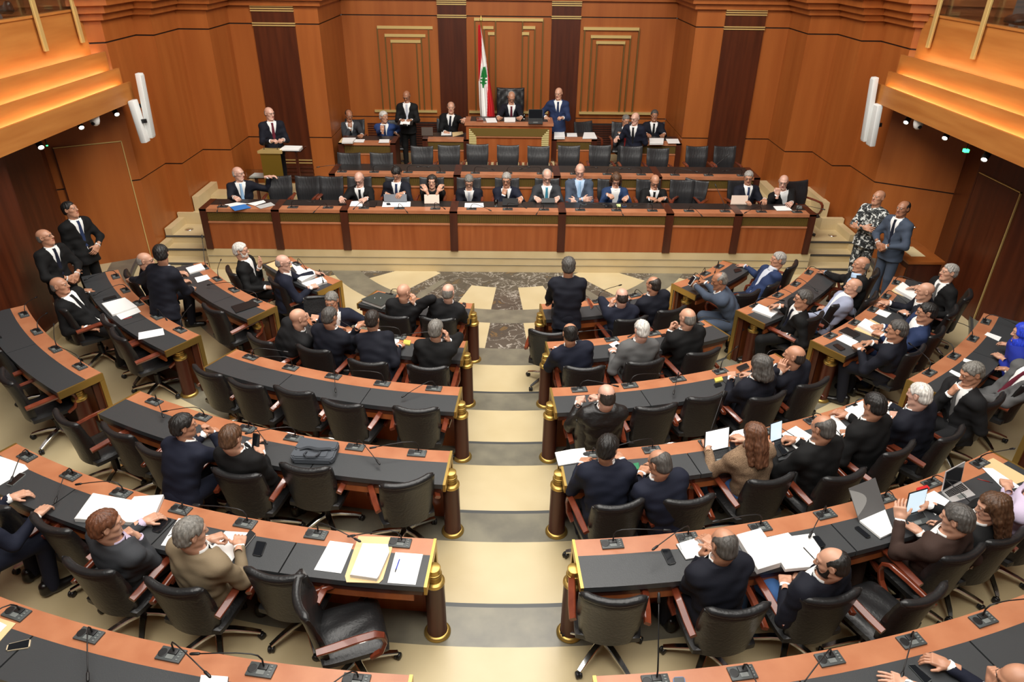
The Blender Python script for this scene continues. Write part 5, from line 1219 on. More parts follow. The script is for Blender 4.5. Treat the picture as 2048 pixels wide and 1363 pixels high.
def laptop(label, z, pts, lid=.20, tilt=22, body=None, scr=None, keys=True, name='laptop', lm=None):
    """pts: far-left, far-right, near-right, near-left corners of the keyboard half"""
    zz = (DTOP[z] if isinstance(z, str) else z)+.004; P = [at(*p, zz+.012) for p in pts]; c = sum(P, Vector())/4
    r = empty(name, (c.x, c.y, zz)); tag(r, label, 'laptop' if name == 'laptop' else 'tablet'); body = body or M_DKGREY
    bm = bmesh.new(); prism(bm, [(p.x-c.x, p.y-c.y) for p in P], 0, .012); base = mesh_obj('keyboard_base', bm, body, r)
    fl_, fr, nr, nl = [Vector((p.x-c.x, p.y-c.y, .013)) for p in P]
    def uv(u, v): return (fl_*(1-u)+fr*u)*(1-v)+(nl*(1-u)+nr*u)*v
    if keys:
        bm = bmesh.new()
        for i in range(12):
            for j in range(5):
                a = [uv(.05+.9*(i+du)/12, .10+.48*(j+dv)/5) for du, dv in ((.1, .1), (.9, .1), (.9, .9), (.1, .9))]
                prism(bm, [(p.x, p.y) for p in a], .012, .0145)
        mesh_obj('keys', bm, M_BLACK, base)
        bm = bmesh.new(); prism(bm, [uv(u, v)[:2] for u, v in ((.34, .66), (.66, .66), (.66, .94), (.34, .94))], .012, .013); mesh_obj('touchpad', bm, M_MIDGREY, base)
    if lid:
        ax = (fr-fl_).normalized(); out = ((fl_+fr)/2-(nl+nr)/2).normalized(); t = math.radians(tilt); up = Vector((0, 0, 1))*math.cos(t)+out*math.sin(t); nm = ax.cross(up).normalized()
        if nm.dot(out) < 0: nm = -nm
        def panel(nm_, u0, u1, v0, v1, d0, d1, m, par):
            bm = bmesh.new(); W = (fr-fl_).length; vs = []
            for d in (d0, d1):
                for u, v in ((u0, v0), (u1, v0), (u1, v1), (u0, v1)): vs.append(bm.verts.new(fl_+ax*(W*u)+up*(lid*v)+nm*d))
            for q in ((0, 1, 2, 3), (4, 7, 6, 5), (0, 4, 5, 1), (1, 5, 6, 2), (2, 6, 7, 3), (3, 7, 4, 0)): bm.faces.new([vs[i] for i in q])
            bmesh.ops.recalc_face_normals(bm, faces=bm.faces[:]); return mesh_obj(nm_, bm, m, par)
        ld = panel('lid', 0, 1, 0, 1, .0, .008, lm or body, r); panel('screen', .03, .97, .05, .96, -.0015, .0, scr or M_DSCREEN, ld)
    return r
def book(label, z, pts, th=.02, m=None, name='notebook'):
    zz = (DTOP[z] if isinstance(z, str) else z)+.004; P = [at(*p, zz+th) for p in pts]; c = sum(P, Vector())/4
    r = empty(name, (c.x, c.y, zz)); tag(r, label, name.replace('_', ' '))
    q = [(p.x-c.x, p.y-c.y) for p in P]
    bm = bmesh.new(); prism(bm, q, 0, .004); mesh_obj('back_cover', bm, m or M_BLACK, r)
    bm = bmesh.new(); prism(bm, [(x*.95, y*.95) for x, y in q], .004, th-.004); mesh_obj('page_block', bm, M_PAPERS, r)
    bm = bmesh.new(); prism(bm, q, th-.004, th); mesh_obj('cover', bm, m or M_BLACK, r); return r
def openbook(label, z, pts, name='notebook', th=.012):
    """pts: outline corners far-left, far-middle, far-right, near-right, near-middle, near-left"""
    zz = (DTOP[z] if isinstance(z, str) else z)+.004; P = [at(*p, zz+th) for p in pts]; c = sum(P, Vector())/6
    r = empty(name, (c.x, c.y, zz)); tag(r, label, 'notebook'); q = [(p.x-c.x, p.y-c.y) for p in P]
    bm = bmesh.new(); prism(bm, [(x*1.03, y*1.03) for x, y in q], 0, .003); mesh_obj('cover', bm, M_BLACK, r)
    for a in ((0, 1, 4, 5), (1, 2, 3, 4)):
        bm = bmesh.new(); prism(bm, [q[i] for i in a], .003, th); k = mesh_obj('page_block', bm, [M_PAPER, M_PAPERS], r)
    return r
A = 'a'
# fifth row, left of the aisle
stack('huge stack of white papers in front of the red-haired man', A, [(185, 985), (262, 999), (268, 992), (327, 988), (302, 1046), (148, 1036)], .035)
phone('phone in clear case beside the huge paper stack', A, [(316, 1032), (344, 1037), (319, 1065), (303, 1061)])
sheet('white sheet between the red-haired and the tan-suited man', A, [(357, 1036), (400, 1040), (375, 1096), (322, 1090)])
pen('dark pen on the sheet by the tan-suited man', A, (336, 1071), (346, 1066), (20, 20, 30))
stack('papers under the hands of the tan-suited man', A, [(450, 1061), (500, 1064), (463, 1122), (410, 1108)], .012)
book('black folder edge beside the papers of the tan-suited man', A, [(500, 1058), (511, 1066), (482, 1102), (472, 1098)], .02, name='folder')
phone('black phone lying on the pad right of the tan-suited man', A, [(513, 1080), (534, 1083), (523, 1112), (504, 1109)])
sheet('blank white sheet left of the brown envelope, fifth row', A, [(660, 1081), (707, 1087), (682, 1146), (628, 1139)])
flat('envelope', 'opened brown envelope under a stapled paper stack, fifth row', 'envelope', A, [(717, 1072), (786, 1074), (784, 1098), (766, 1158), (758, 1166), (693, 1164), (690, 1152)], .004, M_MANILA)
stack('stapled paper stack lying on the brown envelope', A, [(725, 1085), (775, 1087), (778, 1102), (757, 1150), (753, 1156), (700, 1148)], .03, lift=.004)
sheet('blank white sheet with blue pen at the aisle end, fifth row', A, [(791, 1104), (846, 1108), (831, 1169), (775, 1165)])
pen('blue ballpoint pen on the sheet at the aisle end', A, (799, 1118), (790, 1144), (40, 60, 170), .005)
sheet('white rounded sheet at the left edge of the picture, fifth row', A, [(-40, 905), (0, 912), (50, 929), (57, 937), (-10, 976), (-60, 960)])
phone('phone with grey rim beside the sheet at the left edge', A, [(40, 944), (53, 947), (24, 971), (11, 968)], M_MIDGREY)
# sixth row
flat('envelope', 'brown envelope cut by the left edge, sixth row', 'envelope', 'z', [(-40, 1224), (0, 1236), (32, 1246), (0, 1282), (-40, 1300)], .003, M_MANILA)
sheet('white sheet on the brown envelope at the left edge', 'z', [(-40, 1238), (0, 1243), (14, 1250), (0, 1264), (-40, 1280)], lift=.009)
phone('pale gold phone on the sixth row desk, left', 'z', [(15, 1287), (62, 1276), (59, 1294), (11, 1301)], mat('pale_gold', (226, 208, 176), .35, metal=.3))
openbook('open white notebook with black cover cut by the bottom edge', 'z', [(402, 1349), (428, 1350), (456, 1352), (452, 1384), (425, 1384), (396, 1384)])
phone('black rugged remote phone lying on the sixth row desk', 'z', [(1815, 1328), (1829, 1327), (1866, 1358), (1852, 1368)], M_DKGREY)
phone('blue phone on the wood strip of the sixth row right desk', 'z', [(1346, 1353), (1369, 1352), (1374, 1380), (1348, 1382)], mat('blue_case', (70, 110, 160), .35))
# fourth row left
phone('black phone leaning beside the black-haired man, fourth row left', 'b', [(431, 855), (436, 857), (428, 872), (423, 870)])
def bag():
    zz = DTOP['b']+.004; P = [at(*p, zz+.05) for p in ((603, 874), (679, 887), (668, 916), (660, 921), (585, 919), (580, 911))]; c = sum(P, Vector())/6
    r = empty('laptop_bag', (c.x, c.y, zz)); tag(r, 'grey fabric laptop bag lying on the fourth row desk', 'bag'); M_BAG = mat('bag_fabric', (74, 79, 86), .8, bump=(300, .3, (1, 1, 1)))
    q = [(p.x-c.x, p.y-c.y) for p in P]
    def piece(nm, sc_, z0, z1, dx=0, dy=0, m=M_BAG):
        bm = bmesh.new(); prism(bm, [(x*sc_[0]+dx, y*sc_[1]+dy) for x, y in q], z0, z1); bmesh.ops.bevel(bm, geom=bm.edges[:], offset=.012, segments=3, affect='EDGES'); return smooth_by_angle(mesh_obj(nm, bm, m, r), 50)
    piece('bag_body', (1, 1), 0, .065); piece('flap', (.97, .5), .055, .085, .01, .06); piece('front_pocket', (.8, .4), .055, .078, -.02, -.055)
    bm = bmesh.new(); tube(bm, [(-.13+.28*i/14, .015*math.sin(i*.55), .082+.022*math.sin(PI*i/14)) for i in range(15)], 1, sq=(.03, .006)); mesh_obj('strap', bm, mat('bag_strap', (46, 50, 56), .8), r)
    bm = bmesh.new(); tube(bm, [(-.06, -.03, .085), (-.07, -.08, .095), (-.04, -.11, .09), (.03, -.11, .09), (.06, -.08, .095), (.06, -.03, .085)], 1, sq=(.018, .008)); mesh_obj('handle', bm, mat('bag_strap', (46, 50, 56), .8), r)
bag()
# outer left block
laptop('closed black laptop at the aisle end of the second row desk, outer left', 'd', [(462, 612), (505, 599), (519, 609), (472, 625)], 0, keys=False, body=M_BLACK)
stack('white papers at the far end of the second row desk, outer left', 'd', [(371, 535), (402, 526), (410, 537), (379, 546)], .02)
sheet('white sheet near a small pen on the second row desk, outer left', 'd', [(389, 555), (414, 549), (421, 557), (395, 565)])
stack('stack of white papers before the balding man leaning back', 'c', [(203, 606), (249, 594), (274, 612), (224, 629)], .025)
sheet('loose white sheet below the stack of the balding man leaning back', 'c', [(226, 624), (273, 612), (282, 623), (242, 639)])
pen('red and white pen beside the loose sheet, third row outer left', 'c', (247, 638), (269, 632), (190, 50, 50))
sheet('blank white sheet near the aisle end, third row outer left', 'c', [(277, 665), (326, 656), (329, 669), (277, 679)])
flat('remote', 'black remote on the desk behind the white paper stack', 'remote', 'c', [(206, 598), (231, 591), (234, 595), (208, 602)], .012, M_BLACK)
flat('envelope', 'pale brown folder before the white-bearded man', 'envelope', 'e', [(532, 529), (560, 519), (586, 532), (562, 546)], .004, M_MANILA)
sheet('white sheet beyond the bald old man, front row outer left', 'e', [(577, 522), (592, 525), (612, 541), (596, 547)])
def binder(label, z, pts, th, col):
    b = book(label, z, pts, th, col, 'ring_binder'); zz = th
    for s in (-.2, .2):
        bm = bmesh.new(); tube(bm, [(s*.2-.02, -.01, zz), (s*.2-.02, 0, zz+.012), (s*.2-.02, .01, zz)], .0025, 6); mesh_obj('binder_ring', bm, M_CHROME, b)
    return b
stack('thick white document on a dark binder before the bald old man', 'e', [(583, 548), (618, 536), (636, 545), (603, 562)], .05)
stack('annotated papers at the near end of the desk, front row outer left', 'e', [(603, 566), (644, 552), (654, 562), (617, 574)], .03)
binder('large dark ring binder at the far end of the front row desk left', 'e', [(722, 598), (757, 583), (793, 592), (762, 612)], .05, mat('binder_cover', (58, 62, 58), .5))
sheet('white sheet between the two bald men in the front row', 'e', [(849, 594), (866, 596), (863, 617), (842, 607)])
phone('black phone at the aisle end of the front row desk left', 'e', [(925, 604), (932, 605), (932, 613), (925, 612)])
# second row left
sheet('white sheet under the hand of the man with greying temples', 'd', [(778, 676), (799, 677), (794, 700), (778, 702)])
sheet('white sheet right of the grey-haired man, second row left', 'd', [(700, 660), (712, 662), (708, 674), (697, 672)])
flat('tissue_box', 'small yellow packet on a dark wallet, second row left', 'packet', 'd', [(808, 681), (822, 683), (820, 691), (806, 689)], .02, mat('yellow_packet', (206, 190, 90), .5), bev=.003)
laptop('lit tablet before the short grey-haired man, second row left', 'd', [(884, 668), (904, 670), (903, 680), (884, 678)], 0, keys=False, body=M_BLACK, name='tablet')
# inner right front rows
laptop('open dark laptop before the standing grey-haired man', 'e', [(1103, 614), (1122, 614), (1121, 634), (1102, 634)], .16, 24, M_BLACK)
book('reddish brown book beside the standing grey-haired man', 'e', [(1173, 597), (1178, 596), (1187, 612), (1182, 616)], .02, M_ARM, 'book')
phone('pale blue phone before the bald man with hand to his cheek', 'e', [(1204, 616), (1213, 613), (1216, 618), (1207, 622)], mat('pale_blue_case', (170, 196, 220), .35))
openbook('small white notepad before the grey-suited man, second row', 'd', [(1218, 688), (1226, 684), (1233, 681), (1244, 690), (1238, 694), (1231, 698)], th=.006)
phone('dark phone on the notepad of the grey-suited man', 'd', [(1229, 690), (1236, 687), (1243, 692), (1236, 696)], lift=.012)
phone('black phone beside the man with hands raised to his chin', 'd', [(1321, 668), (1330, 666), (1333, 670), (1324, 673)])
book('small black diary beside the man with long grey hair', 'c', [(1473, 733), (1493, 725), (1499, 733), (1481, 741)], .015, M_BLACK, 'diary')
flat('cigarette_packet', 'yellow packet left of the man with long grey hair', 'packet', 'c', [(1428, 759), (1443, 755), (1446, 762), (1431, 766)], .022, mat('yellow_packet', (206, 190, 90), .5), bev=.003)
phone('black phone below the yellow packet, third row right', 'c', [(1427, 767), (1441, 764), (1445, 770), (1431, 774)])
# fourth row right
openbook('open white notebook at the aisle end, fourth row right', 'b', [(1110, 904), (1141, 898), (1169, 895), (1178, 920), (1148, 925), (1117, 930)])
flat('glasses_case', 'small green case on the desk between two navy-suited men', 'case', 'b', [(1266, 929), (1277, 927), (1279, 940), (1268, 943)], .02, mat('green_case', (40, 120, 80), .4), bev=.004)
laptop('laptop with bright white screen left of the tweed cardigan woman', 'b', [(1408, 906), (1457, 895), (1466, 922), (1422, 929)], .21, 18, M_BLACK, M_SCREENW)
sheet('white sheets behind the tweed cardigan woman', 'b', [(1467, 862), (1494, 856), (1488, 884), (1456, 874)])
phone('phone with lit edge beside the bright laptop', 'b', [(1458, 882), (1468, 880), (1472, 894), (1462, 897)])
laptop('laptop with pale blue screen right of the tweed cardigan woman', 'b', [(1540, 885), (1563, 877), (1592, 897), (1556, 914)], .19, 16, M_BLACK, M_SCREEN)
phone('black phone lying on the keyboard right of the cardigan woman', 'b', [(1553, 888), (1561, 885), (1577, 905), (1566, 910)], lift=.02)
openbook('open spiral notebook before the bald man in black, fourth row right', 'b', [(1563, 867), (1577, 859), (1592, 851), (1634, 877), (1614, 887), (1592, 897)])
sheet('long white sheet between the bald and the young black-haired man', 'b', [(1661, 831), (1669, 829), (1699, 860), (1680, 879), (1664, 866)])
stack('papers before the young black-haired man, fourth row right', 'b', [(1689, 817), (1725, 800), (1733, 832), (1712, 845)], .015)
pen('yellow marker lying beside the papers, fourth row right', 'b', (1674, 824), (1690, 820), (226, 200, 40), .008)
sheet('white sheet under the pen of the white-haired man, fourth row', 'b', [(1758, 818), (1768, 813), (1797, 836), (1770, 841)])
# fifth row right
openbook('open cream notebook with spectacles, fifth row right', A, [(1353, 1087), (1382, 1078), (1412, 1070), (1420, 1108), (1396, 1113), (1372, 1117)])
phone('black phone left of the cream notebook, fifth row right', A, [(1321, 1097), (1340, 1096), (1353, 1125), (1337, 1129)])
gl_ = bpy.data.objects.new('spectacles', GLASSES); link(gl_); p_ = at(1378, 1088, DTOP[A]); gl_.location = (p_.x, p_.y-.06, DTOP[A]+.02); gl_.rotation_euler = (0, 0, .2); tag(gl_, 'thin black spectacles lying on the cream notebook', 'spectacles')
stack('thick white paper stack right of the bald man, fifth row right', A, [(1473, 1068), (1520, 1055), (1532, 1072), (1562, 1124), (1516, 1138)], .05)
stack('spread printed papers before the bearded balding man', A, [(1531, 1074), (1575, 1064), (1582, 1071), (1628, 1065), (1641, 1098), (1628, 1132), (1571, 1137)], .03)
phone('black phone resting beside the spread printed papers', A, [(1624, 1071), (1637, 1070), (1653, 1090), (1640, 1094)], lift=.03)
pen('black pencil on the spread printed papers', A, (1607, 1094), (1630, 1118), (20, 20, 20), lift=.04)
def folder_open():
    zz = DTOP[A]+.004; P = [at(*p, zz) for p in ((1718, 1044), (1769, 1022), (1786, 1066), (1760, 1078))]; c = sum(P, Vector())/4
    r = empty('presentation_folder', (c.x, c.y, zz)); tag(r, 'grey presentation folder standing open over white papers, fifth row right', 'folder'); q = [(p.x-c.x, p.y-c.y) for p in P]
    bm = bmesh.new(); prism(bm, [(x*1.03, y*1.03) for x, y in q], 0, .004); mesh_obj('back_cover', bm, M_DKGREY, r); bm = bmesh.new(); prism(bm, q, .004, .02); mesh_obj('page_block', bm, M_PAPER, r)
    a, b = Vector((*q[0], .012)), Vector((*q[1], .012)); ax = (b-a).normalized(); out = Vector((-ax.y, ax.x, 0)); up = out*.62+Vector((0, 0, .78))
    bm = bmesh.new(); vs = []; nv = ax.cross(up).normalized()
    for d in (0, .004):
        for u, v in ((-.02, 0), (1.02, 0), (1.02, 1), (-.02, 1)): vs.append(bm.verts.new(a+(b-a)*u+up*(.27*v)+nv*d))
    for k in ((0, 1, 2, 3), (4, 7, 6, 5), (0, 4, 5, 1), (1, 5, 6, 2), (2, 6, 7, 3), (3, 7, 4, 0)): bm.faces.new([vs[i] for i in k])
    fc = mesh_obj('front_cover', bm, mat('folder_grey', (98, 98, 98), .4), r)
    bm = bmesh.new(); pts = [a+(b-a)*(-.02)+up*(.27*.2), a+(b-a)*(-.02)+up*.268]; n = 10
    ring = [a+(b-a)*(-.02+.5*math.sin(PI*i/n))+up*(.27*(.15+.8*i/n)) for i in range(n+1)]
    for d in (-.001, .005): bm.faces.new([bm.verts.new(p+nv*d) for p in ring])
    mesh_obj('pale_sector', bm, mat('folder_pale', (150, 150, 148), .4), fc)
folder_open()
phone('black phone left of the open presentation folder', A, [(1708, 1054), (1716, 1050), (1743, 1072), (1734, 1076)])
laptop('tablet with keyboard held by the brown-suited man', A, [(1809, 1031), (1846, 1020), (1860, 1043), (1816, 1055)], .20, 14, M_DKGREY, M_SCREEN, name='tablet', lm=M_BLACK)
flat('wallet', 'small red case behind the held tablet', 'case', A, [(1832, 978), (1853, 972), (1859, 979), (1836, 991)], .02, mat('red_case', (190, 36, 40), .4), bev=.004)
sheet('white sheet right of the held tablet, fifth row right', A, [(1837, 995), (1868, 981), (1899, 1001), (1871, 1030)])
laptop('silver laptop open at the right, fifth row', A, [(1884, 983), (1922, 962), (1951, 989), (1906, 1004)], .19, 10, mat('silver_shell', (200, 200, 200), .35, metal=.4), M_DSCREEN)
flat('envelope', 'brown envelope at the right edge beneath papers, fifth row', 'envelope', A, [(1960, 927), (1986, 916), (2060, 958), (2020, 972)], .004, M_MANILA)
sheet('white papers lying on the brown envelope at the right edge', A, [(1964, 935), (1985, 936), (2042, 974), (2008, 979)], lift=.009)
pen('red pencil left of the brown envelope, fifth row right', A, (1955, 957), (1986, 965), (150, 40, 30))
# outer right block
phone('dark phone on the front row desk, outer right', 'e', [(1467, 538), (1480, 535), (1484, 541), (1470, 545)])
stack('white papers under the pen of the man with glasses, second row outer right', 'd', [(1504, 618), (1517, 607), (1556, 623), (1543, 633)], .025)
flat('envelope', 'brown envelope at the far end of the third row desk, outer right', 'envelope', 'c', [(1782, 582), (1800, 566), (1842, 592), (1830, 602)], .004, M_MANILA)
stack('tall white paper stack on the envelope, third row outer right', 'c', [(1790, 576), (1805, 563), (1838, 587), (1826, 596)], .04, lift=.005)
sheet('white sheet before the bald man, third row outer right', 'c', [(1750, 626), (1759, 618), (1783, 626), (1773, 635)])
phone('dark phone beyond the sheet of the bald man, third row outer right', 'c', [(1771, 617), (1776, 614), (1798, 621), (1793, 625)])
flat('envelope', 'brown envelope under the annotated paper stack, third row outer right', 'envelope', 'c', [(1707, 658), (1741, 638), (1774, 655), (1758, 678)], .004, M_MANILA)
stack('annotated paper stack before the man with dark glasses', 'c', [(1715, 649), (1730, 636), (1771, 657), (1753, 669)], .03, lift=.005)
book('black diary on the wood edge, third row outer right', 'c', [(1677, 661), (1694, 653), (1721, 667), (1706, 674)], .02, M_BLACK, 'diary')
sheet('white sheet beneath the black diary, third row outer right', 'c', [(1671, 677), (1687, 668), (1717, 683), (1703, 693)])
phone('black phone near the aisle end, third row outer right', 'c', [(1665, 689), (1675, 686), (1692, 697), (1681, 701)])
sheet('white sheet before the woman in the blue headscarf', 'b', [(1969, 669), (1975, 664), (2003, 674), (1997, 682)])
sheet('white folded sheet in the middle of the fourth row desk, outer right', 'b', [(1926, 722), (1928, 716), (1965, 727), (1960, 734)])
sheet('narrow white strip by the grey-haired man, fourth row outer right', 'b', [(1898, 743), (1903, 739), (1930, 751), (1924, 758)])
# ministers bench
ZP = 1.123
def Q4(x, y): return (400+x/4.094, 150+y/4.094)
def Q8(x, y): return (820+x/4.094, 150+y/4.094)
def Q11(x, y): return (1180+x/4.094, 150+y/4.094)
sheet('white papers under the writing hand of the man with pale blue tie', ZP, [Q4(200, 1060), Q4(300, 1042), Q4(390, 1052), Q4(270, 1085)])
flat('folder', 'bright blue folder hanging over the bench edge', 'folder', ZP, [Q4(245, 1080), Q4(365, 1057), Q4(420, 1085), Q4(285, 1112)], .004, mat('blue_folder', (44, 120, 196), .5), lift=.008)
sheet('white sheet between the blue and the grey folder', ZP, [Q4(385, 1052), Q4(520, 1024), Q4(540, 1040), Q4(450, 1070)])
flat('folder', 'light grey folder beside the blue folder', 'folder', ZP, [Q4(455, 1075), Q4(580, 1042), Q4(615, 1065), Q4(495, 1095)], .004, mat('grey_folder', (190, 192, 190), .5))
stack('white papers before the bald man reading, ministers bench', ZP, [Q4(1240, 1032), Q4(1340, 1028), Q4(1332, 1073), Q4(1225, 1070)], .008)
book('black leather portfolio before the bald man reading', ZP, [Q4(1345, 1032), Q4(1450, 1036), Q4(1435, 1075), Q4(1330, 1072)], .012, M_BLACK, 'portfolio')
flat('eyeglass_case', 'small dark case left of the bald man reading', 'case', ZP, [Q4(1135, 1052), Q4(1200, 1054), Q4(1200, 1064), Q4(1135, 1062)], .015, M_BLACK)
sheet('wide white papers before the man closing a laptop', ZP, [Q4(1500, 1036), Q4(1725, 1036), Q4(1722, 1078), Q4(1490, 1080)])
laptop('half-closed grey laptop under the hand of the black-haired man', ZP, [Q4(1695, 1036), Q4(1508, 1036), Q4(1508, 1020), Q4(1695, 1020)], .13, -35, mat('laptop_slate', (84, 88, 96), .4), keys=False)
phone('black phone on the wide white papers, ministers bench', ZP, [Q4(1525, 1045), Q4(1555, 1044), Q4(1562, 1060), Q4(1530, 1062)], lift=.008)
M_BEI = mat('beige_cover', (222, 200, 184), .5)
laptop('pale beige tablet stand before the woman in black', ZP, [Q4(1960, 1050), Q4(1838, 1050), Q4(1840, 1040), Q4(1960, 1040)], .15, -20, M_BEI, M_SCREENW, False, 'tablet')
sheet('white sheet before the man with striped tie', ZP, [Q8(450, 1047), Q8(600, 1047), Q8(605, 1083), Q8(447, 1083)])
laptop('black tablet standing before the man with hand on chin', ZP, [Q8(885, 1066), Q8(757, 1066), Q8(757, 1050), Q8(885, 1050)], .12, -18, M_BLACK, M_DSCREEN, False, 'tablet')
laptop('dark tablet before the man with teal tie', ZP, [Q8(1185, 1045), Q8(1075, 1045), Q8(1075, 1035), Q8(1185, 1035)], .08, -30, M_BLACK, M_DSCREEN, False, 'tablet')
phone('grey phone before the old man with crossed arms', ZP, [Q8(1395, 1047), Q8(1440, 1050), Q8(1445, 1062), Q8(1405, 1060)], M_MIDGREY)
phone('dark phone left of the denim jacket woman', ZP, [Q11(118, 1058), Q11(180, 1058), Q11(186, 1076), Q11(125, 1078)])
flat('sticky_notes', 'pale green note pad before the denim jacket woman', 'note pad', ZP, [Q11(215, 1060), Q11(250, 1058), Q11(252, 1078), Q11(220, 1080)], .008, mat('green_note', (206, 220, 150), .7))
phone('blue phone before the denim jacket woman', ZP, [Q11(262, 1060), Q11(298, 1060), Q11(300, 1074), Q11(268, 1076)], mat('blue_case', (70, 110, 160), .35))
laptop('pale beige tablet stand before the grey-haired man at right', ZP, [Q11(1285, 1056), Q11(1150, 1056), Q11(1150, 1046), Q11(1285, 1046)], .15, -20, M_BEI, M_SCREENW, False, 'tablet')
stack('white papers before the bald man at the right end of the bench', ZP, [Q11(1500, 1072), Q11(1615, 1070), Q11(1655, 1106), Q11(1530, 1108)], .008)
flat('desk_clock', 'small grey box at the right end of the ministers bench', 'box', ZP, [Q11(1690, 1080), Q11(1730, 1080), Q11(1735, 1098), Q11(1692, 1098)], .03, M_MIDGREY, bev=.003)
def tumbler(label, px, py, z):
    p = at(px, py, z); bm = bmesh.new(); lathe(bm, [(.026, 0), (.033, .11), (.030, .11), (.024, .006)], 18); o = mesh_obj('drinking_glass', bm, M_GLASS, None, True); o.location = (p.x, p.y, z); tag(o, label, 'glass')
    bm = bmesh.new(); lathe(bm, [(.0235, .007), (.027, .07)], 18); mesh_obj('water', bm, M_GLASS, o, True)
tumbler('glass of water beside the black tablet on the ministers bench', 992, 412, ZP); tumbler('glass of water on the presiding desk', 1048, 238, 1.823)
# upper podium desks
ZC = 1.453
stack('rumpled papers before the clerk with hand on chin', ZC, [Q4(1170, 512), Q4(1275, 512), Q4(1250, 545), Q4(1160, 545)], .04)
flat('envelope', 'brown envelope under the rumpled papers, left podium corner', 'envelope', ZC, [Q4(1135, 552), Q4(1165, 515), Q4(1215, 520), Q4(1190, 556)], .004, M_MANILA)
sheet('white sheet under the hand of the clerk with hand on chin', ZC, [Q4(1270, 526), Q4(1350, 526), Q4(1340, 552), Q4(1262, 550)])
sheet('white sheet before the white-haired clerk in blue', ZC, [Q4(1470, 526), Q4(1552, 526), Q4(1548, 554), Q4(1462, 554)])
laptop('open dark laptop seen from behind, left of the clerk beside the flag', 1.473, [U2(778, 792), U2(712, 792), U2(712, 782), U2(778, 782)], .17, -12, mat('laptop_brown', (70, 56, 46), .4), keys=False)
sheet('white sheet under the hand of the clerk beside the flag', 1.473, [Q8(258, 465), Q8(340, 466), Q8(338, 492), Q8(255, 494)])
flat('envelope', 'brown envelope beside the presiding desk, clerk side', 'envelope', 1.473, [Q8(345, 470), Q8(430, 462), Q8(438, 482), Q8(350, 506)], .004, M_MANILA)
ZD = 1.823
sheet('white papers at the left of the presiding desk', ZD, [Q8(615, 352), Q8(700, 350), Q8(715, 388), Q8(630, 390)])
stack('white papers in the hands of the presiding man', ZD, [Q8(770, 346), Q8(862, 346), Q8(862, 374), Q8(772, 374)], .03)
flat('gavel_block', 'small wooden gavel block on the presiding desk', 'block', ZD, [Q8(540, 358), Q8(590, 358), Q8(600, 378), Q8(545, 378)], .03, M_ARM, bev=.004)
laptop('grey boxed laptop with raised lid on the presiding desk', ZD, [Q8(1085, 358), Q8(970, 358), Q8(970, 392), Q8(1085, 392)][:2]+[Q8(968, 395), Q8(1087, 395)], .19, 8, mat('laptop_case', (52, 56, 56), .45), M_DSCREEN)
stack('stack of papers right of the presiding desk, nearest to it', 1.473, [Q8(1180, 455), Q8(1262, 455), Q8(1268, 505), Q8(1180, 505)], .05)
sheet('white sheet in the middle of the desk right of the presiding desk', 1.473, [Q8(1285, 475), Q8(1365, 475), Q8(1370, 505), Q8(1285, 505)])
stack('papers at the outer end of the desk right of the presiding desk', 1.473, [Q8(1425, 468), Q8(1508, 468), Q8(1532, 516), Q8(1412, 516)], .015)
stack('binder papers before the clerk in the right podium corner', ZC, [Q11(485, 515), Q11(605, 515), Q11(600, 555), Q11(488, 555)], .04)
sheet('white sheets with green edge at the right podium corner', ZC, [Q11(620, 522), Q11(720, 522), Q11(738, 560), Q11(640, 560)])
# ================================================================== lectern, flag, speakers and other fittings
def lectern():
    P = at(540, 372, .62); x, y = aty(545, 300, 13.35).x, 13.3
    r = empty('lectern', (x, y, .62)); tag(r, 'brass fronted lectern with clear glass wings at the left of the podium', 'lectern')
    bm = bmesh.new(); prism(bm, [(-.21, -.05), (.17, -.05), (.12, .10), (-.16, .10)], .0, .98); mesh_obj('brass_front', bm, mat('lectern_brass', (150, 120, 44), .38, metal=.6), r)
    bm = bmesh.new(); prism(bm, [(-.25, -.07), (.21, -.07), (.16, .16), (-.2, .16)], .98, 1.03); mesh_obj('brass_top', bm, M_BRASSP, r)
    bm = bmesh.new(); box(bm, .10, .55, .0, .38, 1.0, 1.012); mesh_obj('glass_shelf', bm, M_GLASS, r)
    bm = bmesh.new(); box(bm, -.55, -.2, .0, .34, .48, .492); mesh_obj('glass_shelf', bm, M_GLASS, r)
    bm = bmesh.new(); box(bm, -.55, -.2, -.01, .0, .48, .66); mesh_obj('glass_guard', bm, M_GLASS, r)
    for xx in (.42, -.42):
        bm = bmesh.new(); box(bm, xx-.02, xx+.02, .08, .14, 0, 1.0 if xx > 0 else .48); mesh_obj('support_post', bm, M_PDARK, r)
    for xx in (-.15, .1):
        bm = bmesh.new(); tube(bm, [(xx, .03, 1.03), (xx, .05, 1.10), (xx, .12, 1.14)], .006, 6); mesh_obj('microphone_stem', bm, M_BLACK, r)
    bm = bmesh.new(); prism(bm, [(.14, .03), (.5, .03), (.5, .3), (.16, .32)], 1.0145, 1.04); o = mesh_obj('paper_stack', bm, M_PAPER); o.location = r.location; tag(o, 'white papers on the glass shelf of the lectern', 'papers')
    bm = bmesh.new(); prism(bm, [(-.52, .03), (-.24, .03), (-.24, .28), (-.5, .3)], .494, .512); o = mesh_obj('paper_stack', bm, M_PAPER); o.location = r.location; tag(o, 'white papers on the low glass shelf left of the lectern', 'papers')
lectern()
